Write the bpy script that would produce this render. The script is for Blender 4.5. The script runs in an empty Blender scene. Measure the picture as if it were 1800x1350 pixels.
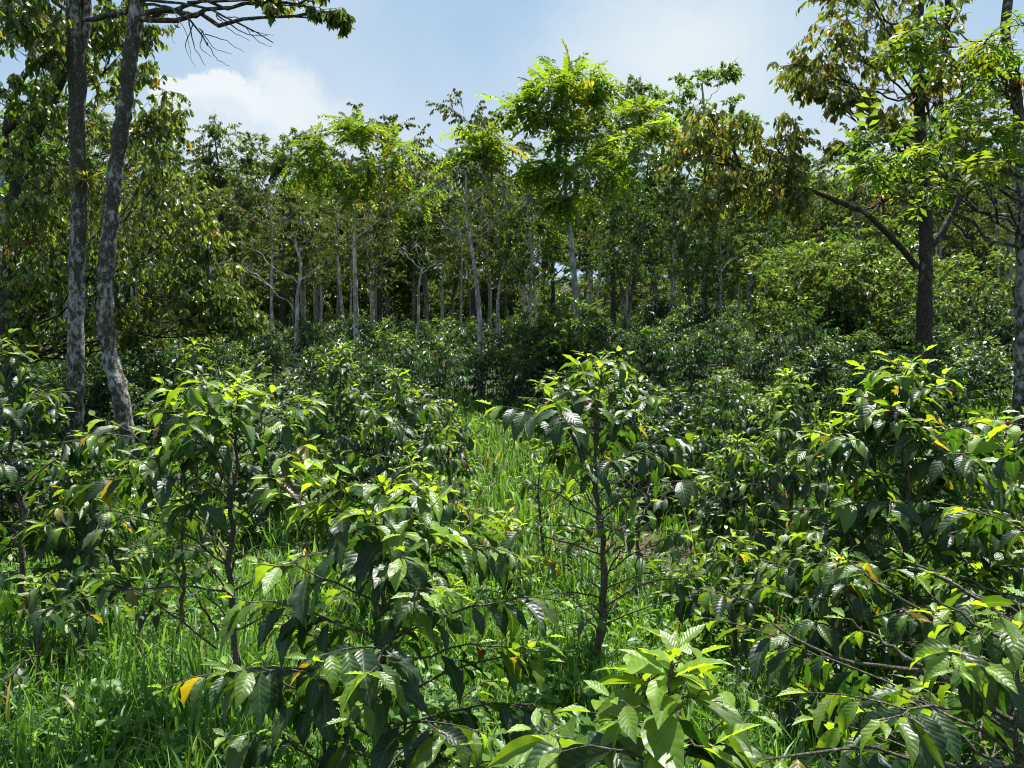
import bpy, math
import numpy as np
from mathutils import Vector

S = bpy.context.scene
COL = S.collection
R = math.radians

# ------------------------------------------------------------------ camera
CZ, FPX, PITCH = 1.65, 1352.0, R(1.48)      # eye height, focal length in photo pixels (1800 wide), look-down
cam = bpy.data.cameras.new("camera")
cam.sensor_width, cam.lens = 36.0, 36.0 * FPX / 1800.0
cam.clip_start, cam.clip_end = 0.05, 2000
camo = bpy.data.objects.new("camera", cam)
COL.objects.link(camo)
camo.location = (0, 0, CZ)
camo.rotation_euler = (R(90) - PITCH, 0, 0)
S.camera = camo


def at(px, py, d):
    """world point seen at photo pixel (px, py), d metres in front of the camera"""
    x, y = (px - 900) / FPX, (675 - py) / FPX
    c, s = math.cos(PITCH), math.sin(PITCH)
    f, u = c + y * s, y * c - s
    return np.array([x * d / f, d, CZ + u * d / f])


# ------------------------------------------------------------------ light
SUN_EL, SUN_AZ = R(70), R(22)               # azimuth from straight ahead, to the right
sd = Vector((math.sin(SUN_AZ) * math.cos(SUN_EL), math.cos(SUN_AZ) * math.cos(SUN_EL), math.sin(SUN_EL)))
sun = bpy.data.lights.new("sun", 'SUN')
sun.energy, sun.angle, sun.color = 5.0, R(0.6), (1.0, 0.97, 0.92)
suno = bpy.data.objects.new("sun", sun)
COL.objects.link(suno)
suno.rotation_euler = sd.to_track_quat('Z', 'Y').to_euler()
suno.location = (10, 20, 40)

W = bpy.data.worlds.new("World")
S.world = W
W.use_nodes = True
nt = W.node_tree
nt.nodes.clear()


def nd(tree, t, **kw):
    n = tree.nodes.new(t)
    for k, v in kw.items():
        if k.startswith('i_'):
            n.inputs[k[2:].replace('_', ' ')].default_value = v
        else:
            setattr(n, k, v)
    return n


def math_n(tree, op, a, b=None, c=None, clamp=False):
    n = tree.nodes.new('ShaderNodeMath')
    n.operation, n.use_clamp = op, clamp
    for i, x in enumerate((a, b, c)):
        if x is None:
            continue
        if hasattr(x, 'is_output'):
            tree.links.new(x, n.inputs[i])
        else:
            n.inputs[i].default_value = x
    return n.outputs[0]


def mix_n(tree, f, a, b, blend='MIX'):
    n = tree.nodes.new('ShaderNodeMix')
    n.data_type, n.blend_type = 'RGBA', blend
    n.clamp_factor = True
    for i, x in ((0, f), (6, a), (7, b)):
        if hasattr(x, 'is_output'):
            tree.links.new(x, n.inputs[i])
        else:
            n.inputs[i].default_value = x if i == 0 else (*x, 1.0)[:4]
    return n.outputs[2]


def ramp_n(tree, x, lo, hi):
    n = tree.nodes.new('ShaderNodeMapRange')
    n.interpolation_type = 'SMOOTHSTEP'
    n.inputs['From Min'].default_value, n.inputs['From Max'].default_value = lo, hi
    tree.links.new(x, n.inputs['Value'])
    return n.outputs['Result']


sky = nd(nt, 'ShaderNodeTexSky', sky_type='NISHITA', sun_disc=False, sun_elevation=SUN_EL, sun_rotation=SUN_AZ,
         altitude=1500, air_density=1.0, dust_density=1.5, ozone_density=1.0)
tc = nd(nt, 'ShaderNodeTexCoord')
gen = tc.outputs['Generated']
nz = nd(nt, 'ShaderNodeTexNoise', i_Scale=2.2, i_Detail=5.0, i_Roughness=0.5)
nt.links.new(gen, nz.inputs['Vector'])
veil = ramp_n(nt, nz.outputs['Fac'], 0.30, 0.72)
c0 = mix_n(nt, 0.75, sky.outputs[0], (3.25, 5.11, 7.19))
col = mix_n(nt, math_n(nt, 'MULTIPLY', veil, 0.55), c0, (5.65, 6.50, 7.19))
nz2 = nd(nt, 'ShaderNodeTexNoise', i_Scale=11.0, i_Detail=10.0, i_Roughness=0.66)
nt.links.new(gen, nz2.inputs['Vector'])
dist = nd(nt, 'ShaderNodeVectorMath', operation='MULTIPLY_ADD')
nt.links.new(nz2.outputs['Color'], dist.inputs[0])
dist.inputs[1].default_value = (0.10, 0.10, 0.10)
nt.links.new(gen, dist.inputs[2])
for (px, py, rx, rz, lo, hi, amt, cc) in (
        (365, 160, 0.060, 0.024, 1.1, 0.80, 0.9, (7.43, 7.82, 7.93)), (410, 178, 0.052, 0.018, 1.1, 0.75, 0.85, (7.27, 7.74, 7.93)), (385, 205, 0.075, 0.022, 1.2, 0.5, 0.6, (4.80, 5.89, 7.03)),
        (505, 165, 0.040, 0.042, 1.25, 0.45, 0.75, (7.35, 7.74, 7.93)), (540, 195, 0.045, 0.030, 1.3, 0.4, 0.6, (7.20, 7.59, 7.78)), (470, 250, 0.14, 0.04, 1.5, 0.3, 0.5, (6.81, 7.35, 7.78)),
        (1185, 95, 0.15, 0.09, 1.6, 0.0, 0.75, (7.43, 7.89, 7.78)), (1000, 330, 0.9, 0.16, 1.2, 0.2, 0.45, (6.66, 7.27, 7.78))):
    p = at(px, py, 1.0) - np.array([0, 0, CZ])
    p /= np.linalg.norm(p)
    v = nd(nt, 'ShaderNodeVectorMath', operation='SUBTRACT')
    nt.links.new(dist.outputs[0], v.inputs[0])
    v.inputs[1].default_value = tuple(p + 0.05)
    v2 = nd(nt, 'ShaderNodeVectorMath', operation='DIVIDE')
    nt.links.new(v.outputs[0], v2.inputs[0])
    v2.inputs[1].default_value = (rx, 0.6, rz)
    v3 = nd(nt, 'ShaderNodeVectorMath', operation='LENGTH')
    nt.links.new(v2.outputs[0], v3.inputs[0])
    m = math_n(nt, 'SUBTRACT', 1.0, ramp_n(nt, v3.outputs['Value'], hi, lo))
    col = mix_n(nt, math_n(nt, 'MULTIPLY', m, amt), col, cc)
bg = nd(nt, 'ShaderNodeBackground', i_Strength=0.05)
nt.links.new(col, bg.inputs['Color'])
wo = nd(nt, 'ShaderNodeOutputWorld')
nt.links.new(bg.outputs[0], wo.inputs['Surface'])

S.view_settings.view_transform = 'Standard'
S.view_settings.look = 'None'
S.view_settings.exposure = 1.3
S.view_settings.gamma = 1.0
cy = S.cycles
cy.filter_width = 1.1
cy.max_bounces, cy.diffuse_bounces, cy.glossy_bounces, cy.transmission_bounces = 6, 3, 2, 4
cy.transparent_max_bounces = 4
cy.caustics_reflective = cy.caustics_refractive = False
cy.sample_clamp_indirect = 4.0


# ------------------------------------------------------------------ terrain
def fbm(x, y, s):
    return (np.sin(x * 0.9 * s + 1.3) * np.cos(y * 1.1 * s + 0.4) + 0.5 * np.sin(x * 2.3 * s + y * 1.7 * s)
            + 0.3 * np.sin(x * 4.1 * s - y * 3.7 * s + 2.0))


_PY = np.array([-60, 0, 2.8, 4.4, 6.5, 10, 18, 40, 60, 110, 160, 500.0])
_PZ = np.array([2.0, 0, 0.0, -0.22, -0.2, 0.12, 0.95, 2.35, 4.2, 12.5, 17.0, 20.0])


def H(x, y):
    x, y = np.asarray(x, float), np.asarray(y, float)
    z = (np.interp(y - 0.8, _PY, _PZ) + np.interp(y, _PY, _PZ) * 2 + np.interp(y + 0.8, _PY, _PZ)) / 4
    t = np.clip((y - 5) / 15, 0, 1)
    t = t * t * (3 - 2 * t)
    z = z + t * (0.075 * np.clip(x, 0, 60) - 0.0 * np.clip(-x, 0, 60))
    return z + 0.05 * fbm(x, y, 0.8) * np.clip((y - 4) / 6, 0, 1)


# ------------------------------------------------------------------ mesh collector
class MB:
    def __init__(self):
        self.c = []
        self.n = 0

    def add(self, v, f, tint=None, uv=None, mat=0, smooth=True):
        k = len(v)
        if k == 0:
            return
        t = np.zeros((k, 3)) if tint is None else tint
        u = np.zeros((k, 2)) if uv is None else uv
        self.c.append((v, np.asarray(f) + self.n, t, u, mat, smooth))
        self.n += k

    def build(self, name, mats, parent=None):
        me = bpy.data.meshes.new(name)
        v = np.concatenate([c[0] for c in self.c]).astype(np.float32)
        loops = np.concatenate([c[1].ravel() for c in self.c]).astype(np.int32)
        cnt = np.concatenate([np.full(len(c[1]), c[1].shape[1]) for c in self.c]).astype(np.int32)
        st = np.concatenate([[0], np.cumsum(cnt)[:-1]]).astype(np.int32)
        me.vertices.add(len(v))
        me.vertices.foreach_set('co', v.ravel())
        me.loops.add(len(loops))
        me.loops.foreach_set('vertex_index', loops)
        me.polygons.add(len(cnt))
        me.polygons.foreach_set('loop_start', st)
        me.polygons.foreach_set('use_smooth', np.concatenate([np.full(len(c[1]), c[5]) for c in self.c]))
        me.polygons.foreach_set('material_index', np.concatenate([np.full(len(c[1]), c[4]) for c in self.c]).astype(np.int32))
        me.update(calc_edges=True)
        t = np.concatenate([c[2] for c in self.c])
        a = me.attributes.new('tint', 'FLOAT_COLOR', 'POINT')
        a.data.foreach_set('color', np.concatenate([t, np.ones((len(t), 1))], 1).astype(np.float32).ravel())
        a = me.attributes.new('luv', 'FLOAT2', 'POINT')
        a.data.foreach_set('vector', np.concatenate([c[3] for c in self.c]).astype(np.float32).ravel())
        for m in mats:
            me.materials.append(m)
        o = bpy.data.objects.new(name, me)
        COL.objects.link(o)
        if parent is not None:
            o.parent = parent
        return o


def unit(v):
    return v / np.maximum(np.linalg.norm(v, axis=-1, keepdims=True), 1e-9)


def tubes(mb, P, rad, k=5, mat=0, rng=None, rough=0.0):
    """a batch of tapering tubes: P (S,N,3) centre lines, rad (S,N)"""
    P, rad = np.asarray(P, float), np.asarray(rad, float)
    if P.ndim == 2:
        P, rad = P[None], rad[None]
    Sn, N, _ = P.shape
    if Sn == 0:
        return
    T = unit(np.gradient(P, axis=1))
    ch = unit(P[:, -1] - P[:, 0])
    ref = np.where(np.abs(ch[:, :1]) < 0.8, np.array([[1.0, 0, 0]]), np.array([[0, 1.0, 0]]))
    r0 = unit(np.cross(ch, ref))[:, None, :]
    A = unit(r0 - (r0 * T).sum(-1, keepdims=True) * T)
    B = np.cross(T, A)
    a = np.linspace(0, 2 * np.pi, k, endpoint=False)
    rr = rad[:, :, None]
    if rough and rng is not None:
        rr = rr * (1 + rough * rng.normal(size=(Sn, N, k)))
    else:
        rr = np.repeat(rr, k, 2)
    V = P[:, :, None, :] + rr[..., None] * (np.cos(a)[None, None, :, None] * A[:, :, None, :] + np.sin(a)[None, None, :, None] * B[:, :, None, :])
    idx = np.arange(Sn * N * k).reshape(Sn, N, k)
    nx = np.roll(idx, -1, 2)
    F = np.stack([idx[:, :-1], nx[:, :-1], nx[:, 1:], idx[:, 1:]], -1).reshape(-1, 4)
    mb.add(V.reshape(-1, 3), F, mat=mat)


def prof(u, shape):
    if shape == 'blade':
        return np.minimum(1, (u * 6 + 0.35)) * (1 - u ** 2.2)
    if shape == 'ovate':
        return np.sin(np.pi * np.clip(u, 0, 1) ** 0.8) ** 0.9
    # coffee: elliptic with a drawn-out tip
    return np.sin(np.pi * np.clip(u, 0, 1) ** 0.92) ** 0.85 * (1 - 0.55 * np.clip((u - 0.55) / 0.45, 0, 1) ** 1.3)


def leaves(mb, P, D, N, L, Wd, K, tint, shape='coffee', nu=4, nv=2, mat=0, fold=0.3, wave=0.0, rng=None):
    """a batch of leaf blades: base P, direction D, upper-face normal N, length, width, bend, colour"""
    n = len(P)
    if n == 0:
        return
    D = unit(D)
    N = unit(N - (N * D).sum(-1, keepdims=True) * D)
    Y = np.cross(N, D)
    L, Wd, K = (np.broadcast_to(np.asarray(q, float), (n,)) for q in (L, Wd, K))
    fold = np.broadcast_to(np.asarray(fold, float), (n,))
    if nu == 0:                                   # far leaf: two folded triangles
        w, h = (Wd / 2)[:, None], (Wd / 2 * np.sin(fold))[:, None]
        m = P + D * (L * 0.45)[:, None] - N * (L * K * 0.12)[:, None]
        tip = P + D * (L * (1 - 0.12 * K))[:, None] - N * (L * K * 0.45)[:, None]
        V = np.stack([P, m + Y * w + N * h, tip, m - Y * w + N * h], 1)
        b = np.arange(n)[:, None] * 4
        F = np.concatenate([b + np.array([[0, 2, 1]]), b + np.array([[0, 3, 2]])])
        uv = np.tile(np.array([[0, .5], [.45, 0], [1, .5], [.45, 1]]), (n, 1))
        mb.add(V.reshape(-1, 3), F, np.repeat(tint, 4, 0), uv, mat, False)
        return
    u = np.linspace(0, 1, nu + 1)
    v = np.linspace(-1, 1, nv + 1)
    Kc = np.where(np.abs(K) < 0.02, 0.02, K)
    an = Kc[:, None] * u[None]
    x, z = np.sin(an) / Kc[:, None], -(1 - np.cos(an)) / Kc[:, None]
    w = (Wd / 2)[:, None] * prof(u, shape)[None]
    yo = w[:, :, None] * v[None, None] * np.cos(fold)[:, None, None]
    no = w[:, :, None] * np.abs(v)[None, None] * np.sin(fold)[:, None, None]
    if wave:
        ph = rng.uniform(0, 6.28, (n, 1, 2))[:, :, [0] * ((nv + 1) // 2) + [1] * (nv + 1 - (nv + 1) // 2)]
        fr = rng.uniform(3.0, 5.0, (n, 1, 1))
        no = no + wave * w[:, :, None] * np.abs(v)[None, None] ** 2 * np.sin(2 * np.pi * fr * u[None, :, None] + ph)
    ca, sa = np.cos(an), np.sin(an)
    Q = (P[:, None, :] + (L[:, None] * x)[..., None] * D[:, None] + (L[:, None] * z)[..., None] * N[:, None])[:, :, None, :]
    nn = sa[..., None] * D[:, None] + ca[..., None] * N[:, None]
    V = Q + yo[..., None] * Y[:, None, None, :] + no[..., None] * nn[:, :, None, :]
    m = (nu + 1) * (nv + 1)
    g = np.arange(m).reshape(nu + 1, nv + 1)
    f = np.stack([g[:-1, :-1], g[1:, :-1], g[1:, 1:], g[:-1, 1:]], -1).reshape(-1, 4)
    F = (np.arange(n)[:, None, None] * m + f[None]).reshape(-1, 4)
    uu, vv = np.meshgrid(u, (v + 1) / 2, indexing='ij')
    uv = np.tile(np.stack([uu.ravel(), vv.ravel()], -1), (n, 1))
    mb.add(V.reshape(-1, 3), F, np.repeat(tint, m, 0), uv, mat, True)


# ------------------------------------------------------------------ materials
def new_mat(name):
    m = bpy.data.materials.new(name)
    m.use_nodes = True
    m.node_tree.nodes.clear()
    return m, m.node_tree


def leaf_mat(name, rough, spec, trans, tmul, veins=0.0, nveins=9, patch=0.0):
    m, t = new_mat(name)
    at_ = nd(t, 'ShaderNodeAttribute', attribute_name='tint')
    base = at_.outputs['Color']
    p = nd(t, 'ShaderNodeBsdfPrincipled', i_Roughness=rough)
    p.inputs['Specular IOR Level'].default_value = spec
    tr = nd(t, 'ShaderNodeBsdfTranslucent')
    if patch:
        g = nd(t, 'ShaderNodeTexCoord')
        z = nd(t, 'ShaderNodeTexNoise', i_Scale=28.0, i_Detail=3.0)
        t.links.new(g.outputs['Object'], z.inputs['Vector'])
        base = mix_n(t, math_n(t, 'MULTIPLY', ramp_n(t, z.outputs['Fac'], 0.45, 0.75), patch), base, (1.5, 1.3, 1.1), 'MULTIPLY')
        rr = math_n(t, 'MULTIPLY_ADD', z.outputs['Fac'], 0.25, rough - 0.10)
        t.links.new(rr, p.inputs['Roughness'])
        zs = nd(t, 'ShaderNodeTexNoise', i_Scale=95.0, i_Detail=2.0)
        t.links.new(g.outputs['Object'], zs.inputs['Vector'])
        base = mix_n(t, math_n(t, 'MULTIPLY', ramp_n(t, zs.outputs['Fac'], 0.70, 0.76), 0.75), base, (0.14, 0.095, 0.03))
    if veins:
        u_ = nd(t, 'ShaderNodeAttribute', attribute_name='luv')
        sp = nd(t, 'ShaderNodeSeparateXYZ')
        t.links.new(u_.outputs['Vector'], sp.inputs[0])
        av = math_n(t, 'ABSOLUTE', math_n(t, 'SUBTRACT', sp.outputs[1], 0.5))
        ph = math_n(t, 'SUBTRACT', math_n(t, 'MULTIPLY', sp.outputs[0], nveins), math_n(t, 'MULTIPLY', av, nveins * 0.36))
        sn = math_n(t, 'SINE', math_n(t, 'MULTIPLY', ph, 6.2832))
        ridge = math_n(t, 'ABSOLUTE', math_n(t, 'SINE', math_n(t, 'MULTIPLY', ph, 3.1416)))
        mid = ramp_n(t, av, 0.045, 0.015)
        line = ramp_n(t, ridge, 0.22, 0.06)
        vm = math_n(t, 'MAXIMUM', mid, math_n(t, 'MULTIPLY', line, 0.5))
        base = mix_n(t, math_n(t, 'MULTIPLY', vm, 0.55), base, mix_n(t, 0.5, base, (0.16, 0.24, 0.05)))
        hgt = math_n(t, 'SUBTRACT', ridge, math_n(t, 'MULTIPLY', mid, 0.8))
        bp = nd(t, 'ShaderNodeBump', i_Strength=veins, i_Distance=0.006)
        zi = nd(t, 'ShaderNodeTexNoise', i_Scale=45.0, i_Detail=3.0)
        gi = nd(t, 'ShaderNodeTexCoord')
        t.links.new(gi.outputs['Object'], zi.inputs['Vector'])
        hgt = math_n(t, 'ADD', hgt, math_n(t, 'MULTIPLY', zi.outputs['Fac'], 1.6))
        t.links.new(hgt, bp.inputs['Height'])
        t.links.new(bp.outputs[0], p.inputs['Normal'])
    t.links.new(base, p.inputs['Base Color'])
    tcl = mix_n(t, 1.0, base, tmul, 'MULTIPLY')
    t.links.new(tcl, tr.inputs['Color'])
    mx = nd(t, 'ShaderNodeMixShader', i_Fac=trans)
    t.links.new(p.outputs[0], mx.inputs[1])
    t.links.new(tr.outputs[0], mx.inputs[2])
    o = nd(t, 'ShaderNodeOutputMaterial')
    t.links.new(mx.outputs[0], o.inputs['Surface'])
    return m


def bark_mat(name, dark, mid, pale, moss, pale_amt, moss_amt, scale=6.0, foot=0.0):
    m, t = new_mat(name)
    g = nd(t, 'ShaderNodeTexCoord')
    mp = nd(t, 'ShaderNodeMapping')
    mp.inputs['Scale'].default_value = (1, 1, 0.55)
    t.links.new(g.outputs['Object'], mp.inputs['Vector'])
    v = mp.outputs[0]

    def noise(s, d, ro=0.6):
        z = nd(t, 'ShaderNodeTexNoise', i_Scale=s, i_Detail=d, i_Roughness=ro)
        t.links.new(v, z.inputs['Vector'])
        return z.outputs['Fac']
    fine = noise(scale * 7, 6)
    c = mix_n(t, ramp_n(t, fine, 0.3, 0.7), dark, mid)
    lich = math_n(t, 'ADD', noise(scale * 1.6, 8, 0.7), math_n(t, 'MULTIPLY', math_n(t, 'SUBTRACT', noise(scale * 0.22, 3), 0.5), 0.45))
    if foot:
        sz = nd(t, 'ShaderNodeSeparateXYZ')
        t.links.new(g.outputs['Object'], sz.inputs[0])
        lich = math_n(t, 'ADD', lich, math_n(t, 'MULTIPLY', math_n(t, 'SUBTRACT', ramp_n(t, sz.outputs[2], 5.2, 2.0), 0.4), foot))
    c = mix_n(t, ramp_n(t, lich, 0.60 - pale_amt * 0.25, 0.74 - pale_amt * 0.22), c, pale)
    ms = noise(scale * 0.6, 6, 0.65)
    c = mix_n(t, ramp_n(t, ms, 0.68 - moss_amt * 0.25, 0.76 - moss_amt * 0.22), c, moss)
    p = nd(t, 'ShaderNodeBsdfPrincipled', i_Roughness=0.9)
    p.inputs['Specular IOR Level'].default_value = 0.2
    t.links.new(c, p.inputs['Base Color'])
    bp = nd(t, 'ShaderNodeBump', i_Strength=1.0, i_Distance=0.045)
    t.links.new(math_n(t, 'ADD', fine, lich), bp.inputs['Height'])
    t.links.new(bp.outputs[0], p.inputs['Normal'])
    o = nd(t, 'ShaderNodeOutputMaterial')
    t.links.new(p.outputs[0], o.inputs['Surface'])
    return m


M_COF = leaf_mat('coffee_leaf', 0.40, 0.6, 0.45, (3.3, 2.8, 0.65), veins=0.17, patch=0.7)
M_COFFAR = leaf_mat('coffee_leaf_plain', 0.45, 0.5, 0.36, (3.1, 2.7, 0.65))
M_TREE = leaf_mat('tree_leaf', 0.38, 0.6, 0.46, (2.5, 2.2, 0.8))
M_PIN = leaf_mat('soft_leaf', 0.5, 0.4, 0.5, (2.6, 2.0, 0.5))
M_GRASS = leaf_mat('grass_blade', 0.45, 0.45, 0.45, (2.4, 2.1, 0.7))
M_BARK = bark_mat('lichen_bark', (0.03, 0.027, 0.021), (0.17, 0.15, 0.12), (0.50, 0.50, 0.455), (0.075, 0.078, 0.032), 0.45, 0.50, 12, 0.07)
M_DARK = bark_mat('dark_bark', (0.03, 0.026, 0.02), (0.10, 0.085, 0.065), (0.30, 0.29, 0.25), (0.06, 0.07, 0.025), 0.15, 0.4, 7)
M_PALE = bark_mat('pale_bark', (0.17, 0.155, 0.13), (0.36, 0.34, 0.29), (0.62, 0.61, 0.56), (0.10, 0.11, 0.05), 0.7, 0.05, 5)
M_TWIG = bark_mat('twig_bark', (0.05, 0.042, 0.03), (0.11, 0.095, 0.07), (0.22, 0.21, 0.17), (0.10, 0.12, 0.04), 0.2, 0.25, 14)
M_STEM = bark_mat('coffee_bark', (0.09, 0.075, 0.055), (0.28, 0.245, 0.19), (0.50, 0.47, 0.40), (0.08, 0.08, 0.04), 0.3, 0.2, 22)


def plain_mat(name, c, rough=0.4):
    m, t = new_mat(name)
    z = nd(t, 'ShaderNodeTexNoise', i_Scale=60.0)
    p = nd(t, 'ShaderNodeBsdfPrincipled', i_Roughness=rough)
    t.links.new(mix_n(t, z.outputs['Fac'], tuple(q * 0.75 for q in c), tuple(min(1, q * 1.2) for q in c)), p.inputs['Base Color'])
    o = nd(t, 'ShaderNodeOutputMaterial')
    t.links.new(p.outputs[0], o.inputs['Surface'])
    return m


M_RED = plain_mat('ripe_cherry_skin', (0.35, 0.012, 0.015), 0.25)
M_FLOWER = plain_mat('white_petal', (0.75, 0.74, 0.66), 0.6)

# ------------------------------------------------------------------ ground
m, t = new_mat('soil')
g = nd(t, 'ShaderNodeTexCoord')
za = nd(t, 'ShaderNodeTexNoise', i_Scale=1.3, i_Detail=8.0)
zb = nd(t, 'ShaderNodeTexNoise', i_Scale=30.0, i_Detail=6.0)
t.links.new(g.outputs['Object'], za.inputs['Vector'])
t.links.new(g.outputs['Object'], zb.inputs['Vector'])
c = mix_n(t, zb.outputs['Fac'], (0.028, 0.021, 0.013), (0.065, 0.05, 0.032))
c = mix_n(t, ramp_n(t, za.outputs['Fac'], 0.42, 0.62), c, (0.035, 0.055, 0.016))
p = nd(t, 'ShaderNodeBsdfPrincipled', i_Roughness=0.95)
t.links.new(c, p.inputs['Base Color'])
bp = nd(t, 'ShaderNodeBump', i_Strength=0.8, i_Distance=0.03)
t.links.new(zb.outputs['Fac'], bp.inputs['Height'])
t.links.new(bp.outputs[0], p.inputs['Normal'])
o = nd(t, 'ShaderNodeOutputMaterial')
t.links.new(p.outputs[0], o.inputs['Surface'])
q = np.linspace(-1, 1, 181)
gx = np.sign(q) * (np.abs(q) * 12 + np.abs(q) ** 4 * 230)
gy = np.concatenate([np.linspace(-60, -2, 20), np.linspace(-1.5, 30, 110), np.geomspace(30.6, 320, 60)])
X, Yg = np.meshgrid(gx, gy, indexing='ij')
V = np.stack([X, Yg, H(X, Yg)], -1).reshape(-1, 3)
ix = np.arange(len(gx) * len(gy)).reshape(len(gx), len(gy))
gb = MB()
gb.add(V, np.stack([ix[:-1, :-1], ix[1:, :-1], ix[1:, 1:], ix[:-1, 1:]], -1).reshape(-1, 4))
go = gb.build('ground', [m])
go['kind'] = 'structure'


# ------------------------------------------------------------------ naming helpers
def tag(o, label, cat, group=None, kind=None):
    o['label'], o['category'] = label, cat
    if group:
        o['group'] = group
    if kind:
        o['kind'] = kind


def empty(name, loc, rz=0.0, sc=1.0):
    o = bpy.data.objects.new(name, None)
    COL.objects.link(o)
    o.location, o.rotation_euler, o.scale = tuple(loc), (0, 0, rz), (sc, sc, sc)
    o.empty_display_size = 0.2
    return o


def dup(root, loc, rz, sc):
    r = root.copy()
    COL.objects.link(r)
    r.location, r.rotation_euler, r.scale = tuple(loc), (0, 0, rz), sc if hasattr(sc, '__len__') else (sc, sc, sc)
    for ch in root.children:
        c_ = ch.copy()
        COL.objects.link(c_)
        c_.parent = r
    return r


# ------------------------------------------------------------------ coffee bushes
C_OLD = np.array([0.008, 0.026, 0.009])
C_MID = np.array([0.017, 0.054, 0.011])
C_YNG = np.array([0.150, 0.260, 0.024])
C_YEL = np.array([0.17, 0.15, 0.015])
C_BRN = np.array([0.085, 0.05, 0.018])


def resample(P, n):
    P = np.asarray(P, float)
    s = np.concatenate([[0], np.cumsum(np.linalg.norm(np.diff(P, axis=0), axis=1))])
    t_ = np.linspace(0, s[-1], n)
    # smooth through the control points
    Q = np.stack([np.interp(t_, s, P[:, j]) for j in range(3)], 1)
    for _ in range(2):
        Q[1:-1] = (Q[:-2] + 2 * Q[1:-1] + Q[2:]) / 4
    return Q


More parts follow.
